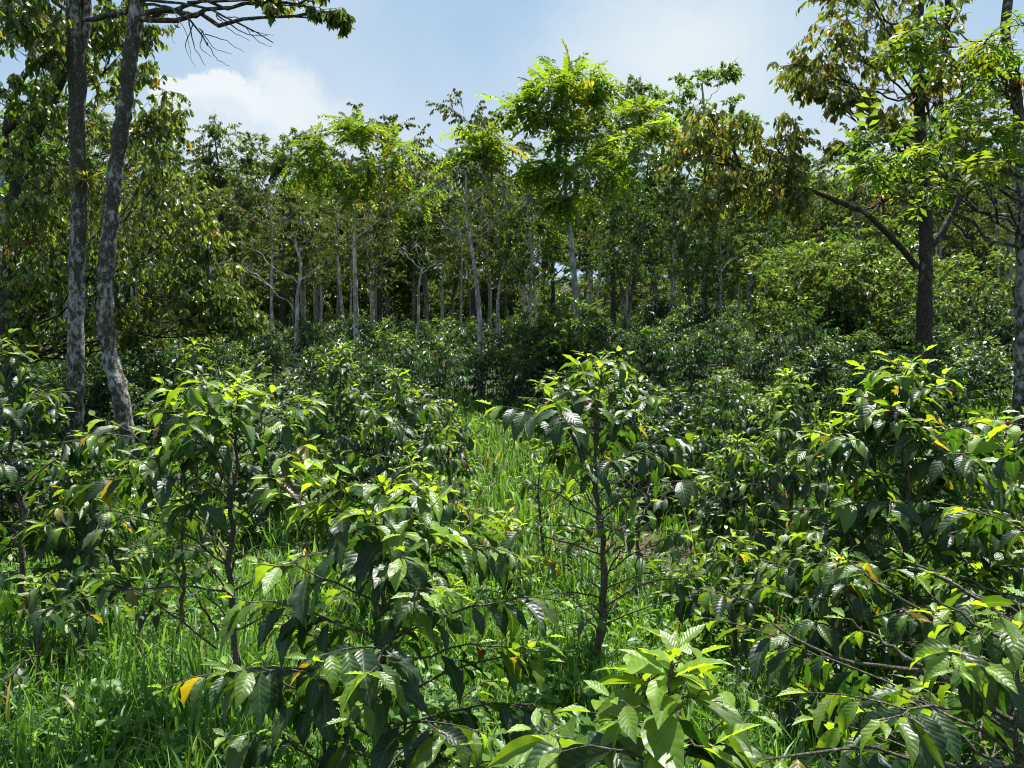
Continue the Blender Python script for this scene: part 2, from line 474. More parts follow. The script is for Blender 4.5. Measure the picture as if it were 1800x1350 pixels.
def coffee_geo(seed, h, rad, leaf=0.15, nu=8, nv=4, z0=0.15, bare=(0.1, 0.65), keep=(1.0, 0.7), stems=1, lean=(0, 0), droop=0.75,
               young=0.5, step=0.055, node=0.075, mats=None, sick=0.02, elev=(58, 22), sag=0.33, crown=None, topw=2.1, tuft=1.0, wavy=0.18, extra=()):
    """returns stem MB, foliage MB and the twig points (for cherries). bare/keep: (top, bottom) of the bush."""
    rng = np.random.default_rng(seed)
    sb, fb = MB(), MB()
    LP, LD, LN, LL, LT, LK = [], [], [], [], [], []
    tw = []
    far = nu == 0
    def put(Q, ss, Lq, tt, hd):
        m = len(Q)
        sg = np.linspace(0, 1, m)
        tw.append(Q)
        for i, sv in enumerate(ss):
            f = sv / Lq
            p0 = np.array([np.interp(f, sg, Q[:, j]) for j in range(3)])
            j = min(m - 1, max(1, int(f * (m - 1))))
            tg = unit(Q[j] - Q[j - 1])
            sdv = unit(np.cross(tg, np.array([0, 0, 1.0])))
            for sgn in (-1, 1):
                if rng.random() < 0.10 + 0.05 * i * (1 - tt):
                    continue
                age = min(1, i / 3.0 + rng.normal(0, 0.15)) + (1 - tt) * 0.25
                d = tg * rng.uniform(0.35, 0.9) + sgn * sdv * rng.uniform(0.55, 1.0)
                dr = droop * (0.25 + 0.75 * min(1, i / 2.5)) * rng.uniform(0.6, 1.5) - (0.35 if i == 0 else 0)
                d = unit(d) - np.array([0, 0, dr])
                d = unit(d)
                nn = np.array([0, 0, 1.0]) - d * d[2] + rng.normal(0, 0.28, 3) + 0.15 * hd
                ll = leaf * rng.uniform(0.62, 1.18) * min(1, 0.45 + 0.28 * i)
                yg = max(0, 1 - age * 1.1) * young * 2
                cc = C_OLD + (C_MID - C_OLD) * rng.random() * 1.2
                cc = cc + (C_YNG - cc) * min(1, yg * rng.uniform(0.5, 1.1))
                if rng.random() < sick * (0.4 + i * 0.25):
                    cc = (C_YEL if rng.random() < 0.85 else C_BRN) * rng.uniform(0.5, 1.0)
                LP.append(p0); LD.append(d); LN.append(nn); LL.append(ll)
                LT.append(cc * rng.uniform(0.8, 1.2)); LK.append(rng.uniform(0.4, 1.4) if i else rng.uniform(0.0, 0.6))

    for s in range(stems):
        ln = np.array(lean) + (rng.normal(0, 0.16, 2) if stems > 1 else 0)
        hh = h * (1 if s == 0 else rng.uniform(0.72, 0.97))
        off = rng.normal(0, 0.09, 2) * (stems > 1)
        n = 22 if not far else 8
        tz = np.linspace(0, 1, n)
        wob = np.cumsum(rng.normal(0, 0.013, (n, 2)), 0) * h * 0.6
        P = np.stack([off[0] + ln[0] * tz ** 1.3 * hh + wob[:, 0], off[1] + ln[1] * tz ** 1.3 * hh + wob[:, 1], tz * hh - 0.03], 1)
        r0 = 0.011 + 0.008 * h
        tubes(sb, P, r0 * (1 - tz * 0.86) * (1 + 0.16 * rng.normal(size=n)), 8 if not far else 4, rng=rng, rough=0.07 if not far else 0)
        zz = np.arange(z0 * hh + rng.uniform(0, node), hh * 0.985, node)
        az = rng.uniform(0, 6.28)
        for z in zz:
            tt = z / hh
            az += 1.571 + rng.normal(0, 0.25)
            kp = keep[1] + (keep[0] - keep[1]) * tt
            for side in (0, math.pi):
                if rng.random() > kp:
                    continue
                a = az + side + rng.normal(0, 0.2)
                Lb = rad * min(1.0, (1 - tt) * topw + 0.13) * (0.86 + 0.14 * math.sin(3.0 * tt)) * rng.uniform(0.72, 1.12)
                el = R(elev[1] + (elev[0] - elev[1]) * tt ** 1.5 + rng.normal(0, 7))
                m = 9
                sg = np.linspace(0, 1, m)
                hd = np.array([math.cos(a), math.sin(a), 0])
                sw = np.array([-math.sin(a), math.cos(a), 0]) * rng.normal(0, 0.12)
                dz = math.sin(el) * sg - sag * rng.uniform(0.6, 1.4) * sg ** 2.2 * (1.1 - 0.5 * tt)
                b0 = np.array([np.interp(tt, tz, P[:, 0]), np.interp(tt, tz, P[:, 1]), z])
                B = b0 + Lb * (hd * (math.cos(el) * sg)[:, None] + sw * (sg ** 2)[:, None]) + np.array([0, 0, 1]) * (Lb * dz)[:, None]
                B[1:-1] += rng.normal(0, 0.006, (m - 2, 3))
                tubes(sb, B, (0.0026 + 0.0042 * min(Lb, 1.0)) * (1 - 0.62 * sg), 5 if not far else 3)
                br = bare[1] + (bare[0] - bare[1]) * tt if crown is None else np.interp(tt, [crown - 0.12, crown + 0.06], [bare[1], bare[0]])
                br = np.clip(br + rng.normal(0, 0.1), 0.05, 0.9)
                if crown is not None and tt < crown - 0.06:
                    br = rng.uniform(0.72, 0.88) if rng.random() < tuft else 2.0
                sp = np.arange(Lb, Lb * br, -step * (leaf / 0.15) * rng.uniform(0.85, 1.15))
                ch = [(B, sp, Lb)]
                # side shoots on long branches
                if Lb > 0.3 and not far:
                    for _ in range(rng.integers(0, 3)):
                        q0 = rng.uniform(0.35, 0.8)
                        k0 = np.array([np.interp(q0, sg, B[:, j]) for j in range(3)])
                        a2 = a + rng.choice([-1, 1]) * rng.uniform(0.5, 1.0)
                        l2 = Lb * rng.uniform(0.25, 0.5)
                        d2 = np.array([math.cos(a2), math.sin(a2), rng.uniform(-0.1, 0.5)])
                        B2 = k0 + (sg * l2)[:, None] * d2 + np.array([0, 0, -0.2 * l2]) * (sg ** 2)[:, None]
                        tubes(sb, B2, 0.003 * (1 - 0.6 * sg), 4)
                        ch.append((B2, np.arange(l2, l2 * max(0.2, br - 0.2), -step * rng.uniform(0.9, 1.2)), l2))
                for (Q, ss, Lq) in ch:
                    put(Q, ss, Lq, tt, hd)
        # the leading shoot
        for i in range(3):
            for sgn in (0, math.pi):
                a = az + i * 1.57 + sgn
                d = np.array([math.cos(a), math.sin(a), 1.25 - 0.5 * i])
                LP.append(P[-1] - np.array([0, 0, 0.035 * i])); LD.append(unit(d)); LN.append(np.array([0, 0, 1.0]) - 0.4 * d)
                LL.append(leaf * (0.4 + 0.24 * i)); LT.append(C_YNG * rng.uniform(0.7, 1.15) * (1 if i < 2 else 0.7)); LK.append(0.5)
    for Q, rq, fq in extra:
        Q = resample(Q, 13)
        Q[1:-1] += rng.normal(0, 0.004, (11, 3))
        Lq = float(np.linalg.norm(np.diff(Q, axis=0), axis=1).sum())
        tubes(sb, Q, np.linspace(rq, rq * 0.4, 13), 6, rng=rng, rough=0.05)
        put(Q, np.arange(Lq, Lq * fq, -step * (leaf / 0.15)), Lq, 0.6, unit(Q[-1] - Q[0]))
    LP, LD, LN, LL, LT, LK = map(np.array, (LP, LD, LN, LL, LT, LK))
    if nu >= 6:                                     # leaf stalks
        D = unit(LD)
        st = np.stack([LP, LP + D * 0.012], 1)
        LP = LP + D * 0.010
        tubes(fb, st, np.full((len(st), 2), 0.0012), 3, mat=1)
    leaves(fb, LP, LD, LN, LL, LL * rng.uniform(0.36, 0.46, len(LL)), LK, LT, 'coffee', nu, nv, 0,
           fold=rng.uniform(0.1, 0.65, len(LL)), wave=0.0 if far else wavy, rng=rng)
    return sb, fb, tw


def bush(loc, label, geo, mats, group=None, rz=0.0, sc=1.0, name='coffee_bush', cat='coffee bush', cherries=0, flowers=0, seed=0):
    sb, fb, tw = geo
    o = empty(name, loc, rz, sc)
    tag(o, label, cat, group)
    sb.build('stem', [mats[1]], o)
    fb.build('foliage', [mats[0], mats[1]], o)
    rng = np.random.default_rng(seed + 5)
    for nm, k, mt in (('coffee_cherry', cherries, M_RED), ('coffee_flower', flowers, M_FLOWER)):
        if not k:
            continue
        mb = MB()
        if nm == 'coffee_cherry':
            a, b = np.meshgrid(np.linspace(0, np.pi, 6), np.linspace(0, 2 * np.pi, 9)[:-1], indexing='ij')
            Vv = np.stack([np.sin(a) * np.cos(b), np.sin(a) * np.sin(b), np.cos(a) * 1.2], -1).reshape(-1, 3) * 0.0085
            ii = np.arange(48).reshape(6, 8)
            jj = np.roll(ii, -1, 1)
            mb.add(Vv, np.stack([ii[:-1], ii[1:], jj[1:], jj[:-1]], -1).reshape(-1, 4))
        else:
            aa = np.arange(18) * 2.4
            d = np.stack([np.cos(aa), np.sin(aa), np.sin(aa * 3.1) * 0.7], 1)
            leaves(mb, d * 0.012, d, np.tile([0.1, 0.2, 1.0], (18, 1)), 0.022, 0.008, 0.4, np.zeros((18, 3)), 'ovate', 3, 2)
        me = None
        for _ in range(k):
            Q = tw[rng.integers(len(tw))]
            q_ = Q[rng.integers(2, 7)] + rng.normal(0, 0.008, 3) - np.array([0, 0, 0.008])
            if me is None:
                ob = mb.build(nm, [mt], o)
                me = ob.data
            else:
                ob = bpy.data.objects.new(nm, me)
                COL.objects.link(ob)
                ob.parent = o
            ob.location = tuple(q_)
    return o


def base(px, d):
    x = (px - 900) / FPX * d
    return np.array([x, d, float(H(x, d))])


CM = (M_COF, M_STEM)
CMF = (M_COFFAR, M_STEM)


def hgt(px, py, d):
    return at(px, py, d)[2] - base(px, d)[2]


HERO = [
    # px, top y, d, spread, seed, label, options
    (1040, 622, 4.35, 0.76, 11, 'tall sparse coffee bush with bare lower branches, alone in the middle of the grass gap',
     dict(z0=0.14, bare=(0.35, 0.93), keep=(0.95, 0.85), leaf=0.162, young=0.45, node=0.05, crown=0.60, elev=(50, 30), sag=0.24, topw=2.4, tuft=0.5, droop=0.65)),
    (402, 672, 3.55, 0.72, 23, 'umbrella-topped coffee bush with a bare lower stem, white blossom and yellowing under-leaves',
     dict(z0=0.30, bare=(0.15, 0.9), crown=0.58, sag=0.25, keep=(1, 0.35), leaf=0.172, young=0.6, sick=0.05, droop=0.5, node=0.06, topw=3.2, tuft=0.3, lean=(0.03, 0), elev=(50, 30), extra=[(0.006, 0.72, [(383, 1110, 3.55), (345, 1050, 3.45), (300, 1000, 3.4)]), (0.005, 0.6, [(380, 1140, 3.55), (300, 1075, 3.4), (230, 1030, 3.3), (150, 1015, 3.2)]), (0.005, 0.75, [(390, 1130, 3.55), (450, 1040, 3.4), (510, 985, 3.3)])])),
    (655, 832, 2.45, 0.60, 35, 'dense waist-high coffee bush with large drooping leaves, in front of the umbrella-topped one',
     dict(z0=0.14, bare=(0.12, 0.36), keep=(1, 1), leaf=0.160, nu=12, droop=0.6, young=0.65, node=0.055, topw=2.8, elev=(50, 25))),
    (1185, 1125, 1.75, 0.40, 47, 'young coffee seedling with big bright wavy leaves, nearest of all to the viewer',
     dict(z0=0.45, bare=(0.03, 0.2), keep=(1, 1), leaf=0.20, nu=16, nv=6, young=0.75, node=0.055, droop=0.5, wavy=0.07, elev=(45, 25), topw=2.6)),
    (1572, 622, 3.75, 0.74, 59, 'broad leafy coffee bush with dark hanging leaves, below the dark-trunked tree',
     dict(z0=0.10, bare=(0.08, 0.35), keep=(1, 1), leaf=0.16, young=0.6, node=0.054, sick=0.03, droop=0.55, topw=2.6)),
    (1890, 700, 2.7, 0.80, 61, 'tall coffee bush at the right edge, with yellow-green upper leaves',
     dict(z0=0.1, bare=(0.2, 0.72), keep=(0.9, 0.7), leaf=0.16, young=0.95, node=0.075, nu=10)),
    (1800, 1080, 1.95, 0.85, 73, 'low coffee bush in the bottom right corner with long pale bare branches',
     dict(z0=0.2, bare=(0.3, 0.80), keep=(0.9, 0.6), leaf=0.145, young=0.7, node=0.06, nu=10, elev=(40, 15), extra=[
         (0.009, 0.74, [(1835, 1310, 1.9), (1700, 1205, 2.0), (1620, 1172, 2.05), (1500, 1172, 2.15), (1420, 1140, 2.2), (1360, 1098, 2.25)]), (0.007, 0.6, [(1620, 1172, 2.05), (1540, 1120, 2.1), (1488, 1088, 2.15)]),
         (0.008, 0.75, [(1840, 1130, 2.2), (1700, 1040, 2.3), (1610, 992, 2.35)]), (0.007, 0.7, [(1840, 1100, 2.3), (1740, 1055, 2.3), (1640, 1010, 2.35)]), (0.007, 0.8, [(1840, 1160, 2.1), (1720, 1100, 2.2), (1640, 1050, 2.25)]),
         (0.007, 0.7, [(1640, 1090, 2.4), (1560, 1040, 2.4), (1490, 985, 2.5)]), (0.007, 0.6, [(1835, 1350, 1.8), (1640, 1342, 1.9), (1560, 1290, 1.95), (1500, 1230, 2.0)]), (0.006, 0.65, [(1840, 1390, 1.8), (1720, 1320, 1.85), (1620, 1230, 1.9), (1580, 1220, 1.95)]),
         (0.006, 0.7, [(1780, 1260, 1.95), (1720, 1170, 2.0), (1690, 1120, 2.0)])])),
    (158, 826, 4.7, 0.48, 85, 'small rounded coffee bush with light green top, left of the umbrella-topped one',
     dict(z0=0.25, bare=(0.1, 0.3), keep=(1, 0.9), leaf=0.15, young=0.6, node=0.06)),
    (52, 592, 4.9, 0.72, 97, 'tall dark coffee bush with red cherries at the left edge before the twin trunks',
     dict(z0=0.2, bare=(0.1, 0.62), keep=(1, 0.75), leaf=0.155, young=0.25, node=0.075)),
    (342, 590, 6.6, 0.62, 101, 'dark coffee bush rising just right of the crooked mossy trunk',
     dict(z0=0.2, bare=(0.1, 0.45), leaf=0.15, young=0.35, nu=6)),
    (592, 606, 7.4, 0.62, 113, 'coffee bush with a light green top, between the crooked mossy trunk and the grass gap',
     dict(z0=0.15, bare=(0.1, 0.4), leaf=0.15, young=0.5, nu=6)),
    (728, 645, 6.3, 0.62, 125, 'narrow dark coffee bush with a visible stem at the left side of the grass gap',
     dict(z0=0.2, bare=(0.1, 0.5), leaf=0.15, young=0.4, nu=6)),
    (800, 700, 7.4, 0.5, 137, 'low coffee bush at the left rim of the grass gap, behind the narrow dark one',
     dict(z0=0.15, bare=(0.1, 0.4), leaf=0.14, young=0.5, nu=6)),
    (700, 790, 5.0, 0.55, 131, 'light green coffee bush behind the dense waist-high one',
     dict(z0=0.15, bare=(0.1, 0.4), leaf=0.14, young=0.6, nu=6)),
    (1400, 648, 5.6, 0.62, 149, 'coffee bush with a domed bright top at the right side of the grass gap',
     dict(z0=0.12, bare=(0.08, 0.35), keep=(1, 0.9), leaf=0.15, young=0.6, nu=6, node=0.065)),
    (1310, 760, 6.4, 0.6, 151, 'dense low coffee bush at the right rim of the grass gap',
     dict(z0=0.1, bare=(0.08, 0.3), leaf=0.14, young=0.5, nu=6, node=0.065)),
    (1470, 960, 3.2, 0.62, 163, 'low spreading coffee bush with dark ribbed leaves, under the broad leafy one',
     dict(z0=0.1, bare=(0.1, 0.4), keep=(1, 0.9), leaf=0.14, young=0.3, node=0.06, sick=0.08, nu=10)),
    (1735, 760, 4.6, 0.7, 175, 'dark coffee bush behind the broad leafy one, near the right edge',
     dict(z0=0.1, bare=(0.08, 0.35), leaf=0.15, young=0.5, nu=6)),
    (1560, 1190, 2.5, 0.42, 187, 'ankle-high coffee seedling in the shade below the spreading bush',
     dict(z0=0.15, bare=(0.1, 0.4), leaf=0.115, young=0.5, node=0.06, nu=10)),
    (1135, 800, 5.9, 0.55, 199, 'half-bare coffee bush with a tangle of leafless twigs, behind the tall sparse one',
     dict(z0=0.25, bare=(0.5, 0.95), keep=(1, 0.9), leaf=0.12, young=0.3, nu=6)),
    (955, 805, 6.2, 0.45, 205, 'thin coffee bush with a bare dark stem, left of the tall sparse one',
     dict(z0=0.4, bare=(0.3, 0.9), keep=(0.9, 0.5), leaf=0.12, young=0.6, nu=6)),
    (1290, 930, 4.4, 0.5, 231, 'leafy coffee sapling at the right edge of the grass, right of the tall sparse bush',
     dict(z0=0.15, bare=(0.1, 0.4), leaf=0.15, young=0.5, nu=6, node=0.065)),
    (880, 900, 5.4, 0.42, 237, 'small yellow-green coffee sapling in the grass, left of the tall sparse bush',
     dict(z0=0.2, bare=(0.2, 0.6), leaf=0.14, young=0.7, nu=6, node=0.075)),
    (300, 870, 4.6, 0.4, 239, 'small coffee sapling in the grass between the rounded bush and the bare stem',
     dict(z0=0.2, bare=(0.2, 0.6), leaf=0.14, young=0.5, nu=6, node=0.075)),
    (60, 1010, 3.9, 0.45, 241, 'coffee sapling in the shade at the left edge, below the rounded bush',
     dict(z0=0.15, bare=(0.2, 0.5), leaf=0.15, young=0.3, nu=8, node=0.07)),
    (560, 1190, 2.6, 0.42, 211, 'low coffee sapling under the dense waist-high bush',
     dict(z0=0.15, bare=(0.15, 0.5), leaf=0.14, young=0.35, nu=10)),
]
HEROXY = []
for (px, ty, d, rad, seed, label, opt) in HERO:
    b = base(px, d)
    h = hgt(px, ty, d) - 0.02
    HEROXY.append((b[0], b[1], rad))
    kw = dict(nu=8)
    kw.update(opt)
    if 'extra' in kw:
        kw['extra'] = [(np.array([at(*q_) for q_ in Q]) - b, rq, fq) for rq, fq, Q in kw['extra']]
    bush(b, label, coffee_geo(seed, h, rad, **kw), CM, seed=seed, group='coffee bushes near the viewer',
         cherries=26 if seed == 97 else (3 if seed in (61, 59) else 0), flowers=4 if seed == 23 else 0)

# the planting behind: prototypes, then copies
PROTO_N = [coffee_geo(300 + i, 2.0 + 0.1 * (i % 3), 0.86 - 0.08 * (i % 2), leaf=0.165, nu=4, nv=2, z0=0.08, bare=(0.05, 0.25 + 0.12 * (i % 3)), keep=(1, 0.95), stems=1 + i % 3,
                      young=[0.35, 0.5, 0.2, 0.4, 0.3, 0.1][i], node=[0.10, 0.10, 0.085][i % 3], step=0.075, sick=0.015) for i in range(6)]
PROTO_F = [coffee_geo(320 + i, 2.0 + 0.12 * (i % 3), 0.95 + 0.08 * (i % 2), leaf=0.17, nu=0, nv=2, z0=0.08, bare=(0.05, 0.25), keep=(1, 0.95), stems=2 + i % 3,
                      young=[0.2, 0.35, 0.1, 0.25, 0.12, 0.03][i], node=0.11, step=0.08, sick=0.01) for i in range(6)]
rng = np.random.default_rng(7)
spots = []
tries = 0
while tries < 30000:
    tries += 1
    d = 6.6 + 41 * rng.random() ** 1.15
    x = rng.uniform(-0.74, 0.74) * d
    if tries % 5 == 0:
        x = math.copysign(0.74 * d + rng.uniform(0, 7), x)
    sep = np.interp(d, [6, 12, 20, 30, 48], [1.0, 1.2, 1.45, 1.7, 1.9])
    if d < 16:                                       # the grassy gap
        cx = np.interp(d, [6, 9, 13, 16], [0.45, 0.05, -0.5, -0.8])
        if abs(x - cx) < np.interp(d, [6, 9, 13, 16], [1.9, 1.25, 0.75, 0.3]):
            continue
        if d < 9 and -2.3 < x < -1.0 and d < 7.5:
            continue
    if d < 9.6 and 150 < 900 + x / d * FPX < 290:
        continue
    if any((x - a) ** 2 + (d - b) ** 2 < (0.55 + r * 0.5) ** 2 for a, b, r in HEROXY):
        continue
    if any((x - a) ** 2 + (d - b) ** 2 < sep * sep for a, b in spots):
        continue
    spots.append((x, d))
spots.sort(key=lambda q_: q_[1])
aside = [q_ for q_ in spots if abs(q_[0]) > 0.70 * q_[1] + 0.4]
spots = [q_ for q_ in spots if abs(q_[0]) <= 0.70 * q_[1] + 0.4]
spots, rest = spots[:296 - len(HERO)], spots[296 - len(HERO):] + aside
print('coffee field:', len(spots), 'beyond:', len(rest), 'from', rest[0][1])
ZONES = [(-9999, 240, 'coffee bush planted around the feet of the twin lichen-covered trunks'),
         (240, 520, 'coffee bush planted between the crooked mossy trunk and the pale leafless shrubs'),
         (520, 800, 'coffee bush planted below the left-hand bright feathery tree'),
         (800, 1080, 'coffee bush planted around the white thin trunk and the tall bright feathery tree'),
         (1080, 1330, 'coffee bush planted between the tall bright feathery tree and the leafy shrub bank'),
         (1330, 1580, 'coffee bush planted below the leafy shrub bank'),
         (1580, 9999, 'coffee bush planted up the slope around the dark-trunked tree')]
first = {}
for (x, d) in spots:
    near = d < 13
    k = (near, int(rng.integers(6)))
    px = 900 + x / d * FPX
    zone = next(z for z in ZONES if z[0] <= px < z[1])
    size = rng.uniform(0.62, 1.0) * np.interp(d, [6.5, 10, 16, 24], [0.66, 0.78, 0.86, 0.95])
    band = 'small-leaved looking distant ' if d > 22 else ('dark glossy ' if d > 11 else 'waist-high glossy ')
    band = 'distant ' if d > 22 else ('middle-distance ' if d > 11 else 'nearer ')
    label = band + zone[2]
    grp = 'coffee bushes, ' + label
    loc, rz = (x, d, float(H(x, d)) - 0.02), rng.uniform(0, 6.28)
    wd_ = max(size, 0.72)
    sc3 = (wd_ * rng.uniform(0.95, 1.25), wd_ * rng.uniform(0.95, 1.25), size * rng.uniform(0.9, 1.1))
    if k not in first:
        src = (PROTO_N if near else PROTO_F)[k[1]]
        o = bush(loc, label, src, CMF, rz=rz)
        o.scale = sc3
        first[k] = o
    else:
        o = dup(first[k], loc, rz, sc3)
    tag(o, label, 'coffee bush', grp)


fm = MB()
for (x, d) in rest:
    src = PROTO_F[rng.integers(6)][1]
    sz, a = rng.uniform(0.7, 1.0), rng.uniform(0, 6.28)
    M3 = np.array([[math.cos(a), -math.sin(a), 0], [math.sin(a), math.cos(a), 0], [0, 0, 1.0]]) * sz
    for (v_, f_, t_, u_, m_, sm_) in src.c:
        fm.add(v_ @ M3.T + np.array([x, d, float(H(x, d)) - 0.02]), f_ - f_.min(), t_, u_, 0, sm_)
fo = fm.build('coffee_thicket', [M_COFFAR])
tag(fo, 'mass of coffee bushes running back under the forest trees and away to the sides', 'coffee thicket', kind='stuff')

# ------------------------------------------------------------------ trees
def pick(rng, pal, n):
    w = np.array([p_[1] for p_ in pal], float)
    k = rng.choice(len(pal), n, p=w / w.sum())
    return np.array([p_[0] for p_ in pal])[k]


def foliage(mb, rng, tips, lf, mat):
    """tips: (T, m, 3) twig lines; leaves hang or spread along the outer part of each"""
    T, m_, _ = tips.shape
    k = lf['n']
    f = rng.uniform(lf.get('from', 0.3), 1.0, (T, k))
    i0 = np.clip((f * (m_ - 1)).astype(int), 0, m_ - 2)
    fr = (f * (m_ - 1) - i0)[..., None]
    ar = np.arange(T)[:, None]
    P = tips[ar, i0] * (1 - fr) + tips[ar, i0 + 1] * fr
    tg = unit(tips[ar, i0 + 1] - tips[ar, i0])
    base_c = pick(rng, lf['pal'], T)
    leaf_c = pick(rng, lf['pal'], T * k).reshape(T, k, 3)
    cl = (base_c[:, None] * 0.6 + leaf_c * 0.4) * rng.uniform(0.75, 1.25, (T, k, 1))
    P, tg, cl = P.reshape(-1, 3), tg.reshape(-1, 3), cl.reshape(-1, 3)
    n = len(P)
    rnd = unit(rng.normal(size=(n, 3)))
    L = lf['L'] * rng.uniform(0.65, 1.2, n)
    if lf['style'] == 'pinnate':
        D = unit(tg * 0.6 + rnd * 0.8 * np.array([1, 1, 0.6]) + np.array([0, 0, -0.05]))
        N = unit(np.array([0, 0, 1.0]) + 0.35 * rng.normal(size=(n, 3)))
        N = unit(N - (N * D).sum(-1, keepdims=True) * D)
        Y = np.cross(N, D)
        q_ = lf.get('leaflets', 8)
        s = np.linspace(0.16, 1.0, q_)
        cv = lf.get('curve', 0.35)
        cen = P[:, None] + L[:, None, None] * (s[None, :, None] * D[:, None] - cv * (s ** 2)[None, :, None] * N[:, None])
        rl = np.stack([P[:, None] + L[:, None, None] * (w_ * D[:, None] - cv * w_ ** 2 * N[:, None]) for w_ in (0.0, 0.5, 1.0)], 1)[:, :, 0]
        tubes(mb, rl, np.tile([0.006, 0.004, 0.002], (n, 1)), 3, mat=1)
        for sg in (-1, 1):
            dd = unit(sg * Y[:, None] + 0.45 * D[:, None] - 0.25 * N[:, None] + 0.15 * rng.normal(size=(n, q_, 3)))
            ll = (L * lf.get('lratio', 0.32))[:, None] * (0.6 + 0.55 * np.sin(np.pi * (0.15 + 0.75 * s)))[None]
            Nn = np.repeat(N[:, None], q_, 1) + 0.2 * rng.normal(size=(n, q_, 3))
            leaves(mb, cen.reshape(-1, 3), dd.reshape(-1, 3), Nn.reshape(-1, 3), ll.ravel(), ll.ravel() * 0.40, 0.5,
                   np.repeat(cl, q_, 0), 'ovate', lf.get('nu', 0), 2, 0, 0.25)
        return
    if lf['style'] == 'droop':
        D = unit(rnd * 0.55 + tg * 0.35 + np.array([0, 0, -0.95]))
        N = unit(rng.normal(size=(n, 3)) * np.array([1, 1, 0.5]) + np.array([0, 0, 0.35]))
    else:
        D = unit(tg * 0.7 + rnd * 0.9 + np.array([0, 0, -0.1]))
        N = unit(np.array([0, 0, 1.0]) + 0.7 * rng.normal(size=(n, 3)))
    leaves(mb, P, D, N, L, L * lf['asp'] * rng.uniform(0.85, 1.15, n), rng.uniform(0.1, 0.9, n), cl, lf.get('shape', 'ovate'), lf.get('nu', 0), 2, 0,
           fold=rng.uniform(0.1, 0.5, n))


def tree_geo(seed, trunk, r0, r1, blobs, lf, crown_from=0.35, sides=10, rough=0.04, wobble=0.05, limb_r=0.45, up=0.6, bare_limbs=(), anchor=None, nseg=40):
    """trunk: control points from the ground up; blobs: (centre, radius, twigs). Limbs grow from the trunk to every blob."""
    rng = np.random.default_rng(seed)
    tb, cb = MB(), MB()
    n = nseg
    T = resample(trunk, n)
    T[1:] += np.cumsum(rng.normal(0, wobble * 0.9 / math.sqrt(n), (n - 1, 3)) * 0.15 * 7.0 * np.array([1, 1, 0]), 0)
    s = np.linspace(0, 1, n)
    rad = r0 + (r1 - r0) * s ** 0.9
    rad = rad * (1 + 0.35 * np.exp(-s * 22)) * (1 + rough * rng.normal(size=n))
    tubes(tb, T, rad, sides, rng=rng, rough=rough)
    zt = T[:, 2]
    strands, radii = [], []
    tips = []
    AN = None if anchor is None else resample(bare_limbs[anchor[0]][1], 24)
    for bi, (c, r, k) in enumerate(blobs):
        c, r = np.asarray(c, float), np.broadcast_to(np.asarray(r, float), (3,))
        hd = np.linalg.norm(c[:2] - T[np.argmin(abs(zt - c[2])), :2])
        za = np.clip(c[2] - up * hd - rng.uniform(0, 0.4) * r[2], zt[0] + crown_from * (zt[-1] - zt[0]), zt[-2])
        j = int(np.argmin(np.abs(zt - za)))
        a, lmax = T[j], 9.0
        if AN is not None and bi >= anchor[1]:
            a = AN[max(9, int(np.argmin(np.linalg.norm(AN - c, axis=1) + 0.25 * np.arange(24)[::-1] * 0.02)) - int(rng.integers(0, 4)))]
            lmax = 0.022
        m_ = 10
        g_ = np.linspace(0, 1, m_)
        ctl = a + (c - a) * 0.5 + np.array([0, 0, (c[2] - a[2]) * -0.05 + 0.08 * hd]) + rng.normal(0, 0.10 * np.linalg.norm(c - a), 3) * 0.6
        B = ((1 - g_) ** 2)[:, None] * a + (2 * g_ * (1 - g_))[:, None] * ctl + (g_ ** 2)[:, None] * c
        B[1:-1] += rng.normal(0, 0.02 * np.linalg.norm(c - a), (m_ - 2, 3))
        lr = min(lmax, rad[j] * limb_r, 0.006 + 0.028 * np.linalg.norm(c - a))
        strands.append(B)
        radii.append(lr * (1 - 0.78 * g_))
        # second-order branches, then twigs
        q_ = max(2, k // 5)
        e = unit(rng.normal(size=(q_, 3)) + np.array([0, 0, 0.25])) * r * rng.uniform(0.5, 1.05, (q_, 1)) + c
        st = B[rng.integers(5, m_, q_)]
        g2 = np.linspace(0, 1, 6)
        E = st[:, None] + (e - st)[:, None] * g2[None, :, None] + rng.normal(0, 0.04, (q_, 6, 3)) * r.mean() * (g2 * (1 - g2) * 4)[None, :, None]
        tubes(cb, E, np.maximum(lr * 0.30, 0.005) * (1 - 0.65 * g2)[None].repeat(q_, 0), 4, mat=1)
        w = rng.integers(0, q_, k)
        o_ = unit(rng.normal(size=(k, 3)) + 0.7 * unit(E[w, -1] - c)) * r * rng.uniform(0.25, 0.9, (k, 1)) + E[w, -1]
        s2 = E[w, rng.integers(2, 6, k)]
        g3 = np.linspace(0, 1, 5)
        TW = s2[:, None] + (o_ - s2)[:, None] * g3[None, :, None] + np.array([0, 0, 0.12]) * r.mean() * (g3 * (1 - g3) * 4)[None, :, None]
        TW += rng.normal(0, 0.03, TW.shape) * r.mean() * g3[None, :, None]
        tubes(cb, TW, np.tile(0.0055 * (1 - 0.6 * g3), (k, 1)) * (1.0 if lf['L'] < 0.4 else 1.5), 3, mat=1)
        tips.append(TW)
    for (ra, rb_), B in bare_limbs:
        B = resample(B, 10)
        B[1:-1] += rng.normal(0, 0.25 * ra + 0.004, (8, 3))
        strands.append(B)
        radii.append(np.linspace(ra, rb_, 10))
    if strands:
        tubes(tb, np.array(strands), np.array(radii), 6, rng=rng, rough=0.05)
    if lf is not None and tips:
        foliage(cb, rng, np.concatenate(tips), lf, 0)
    return tb, cb


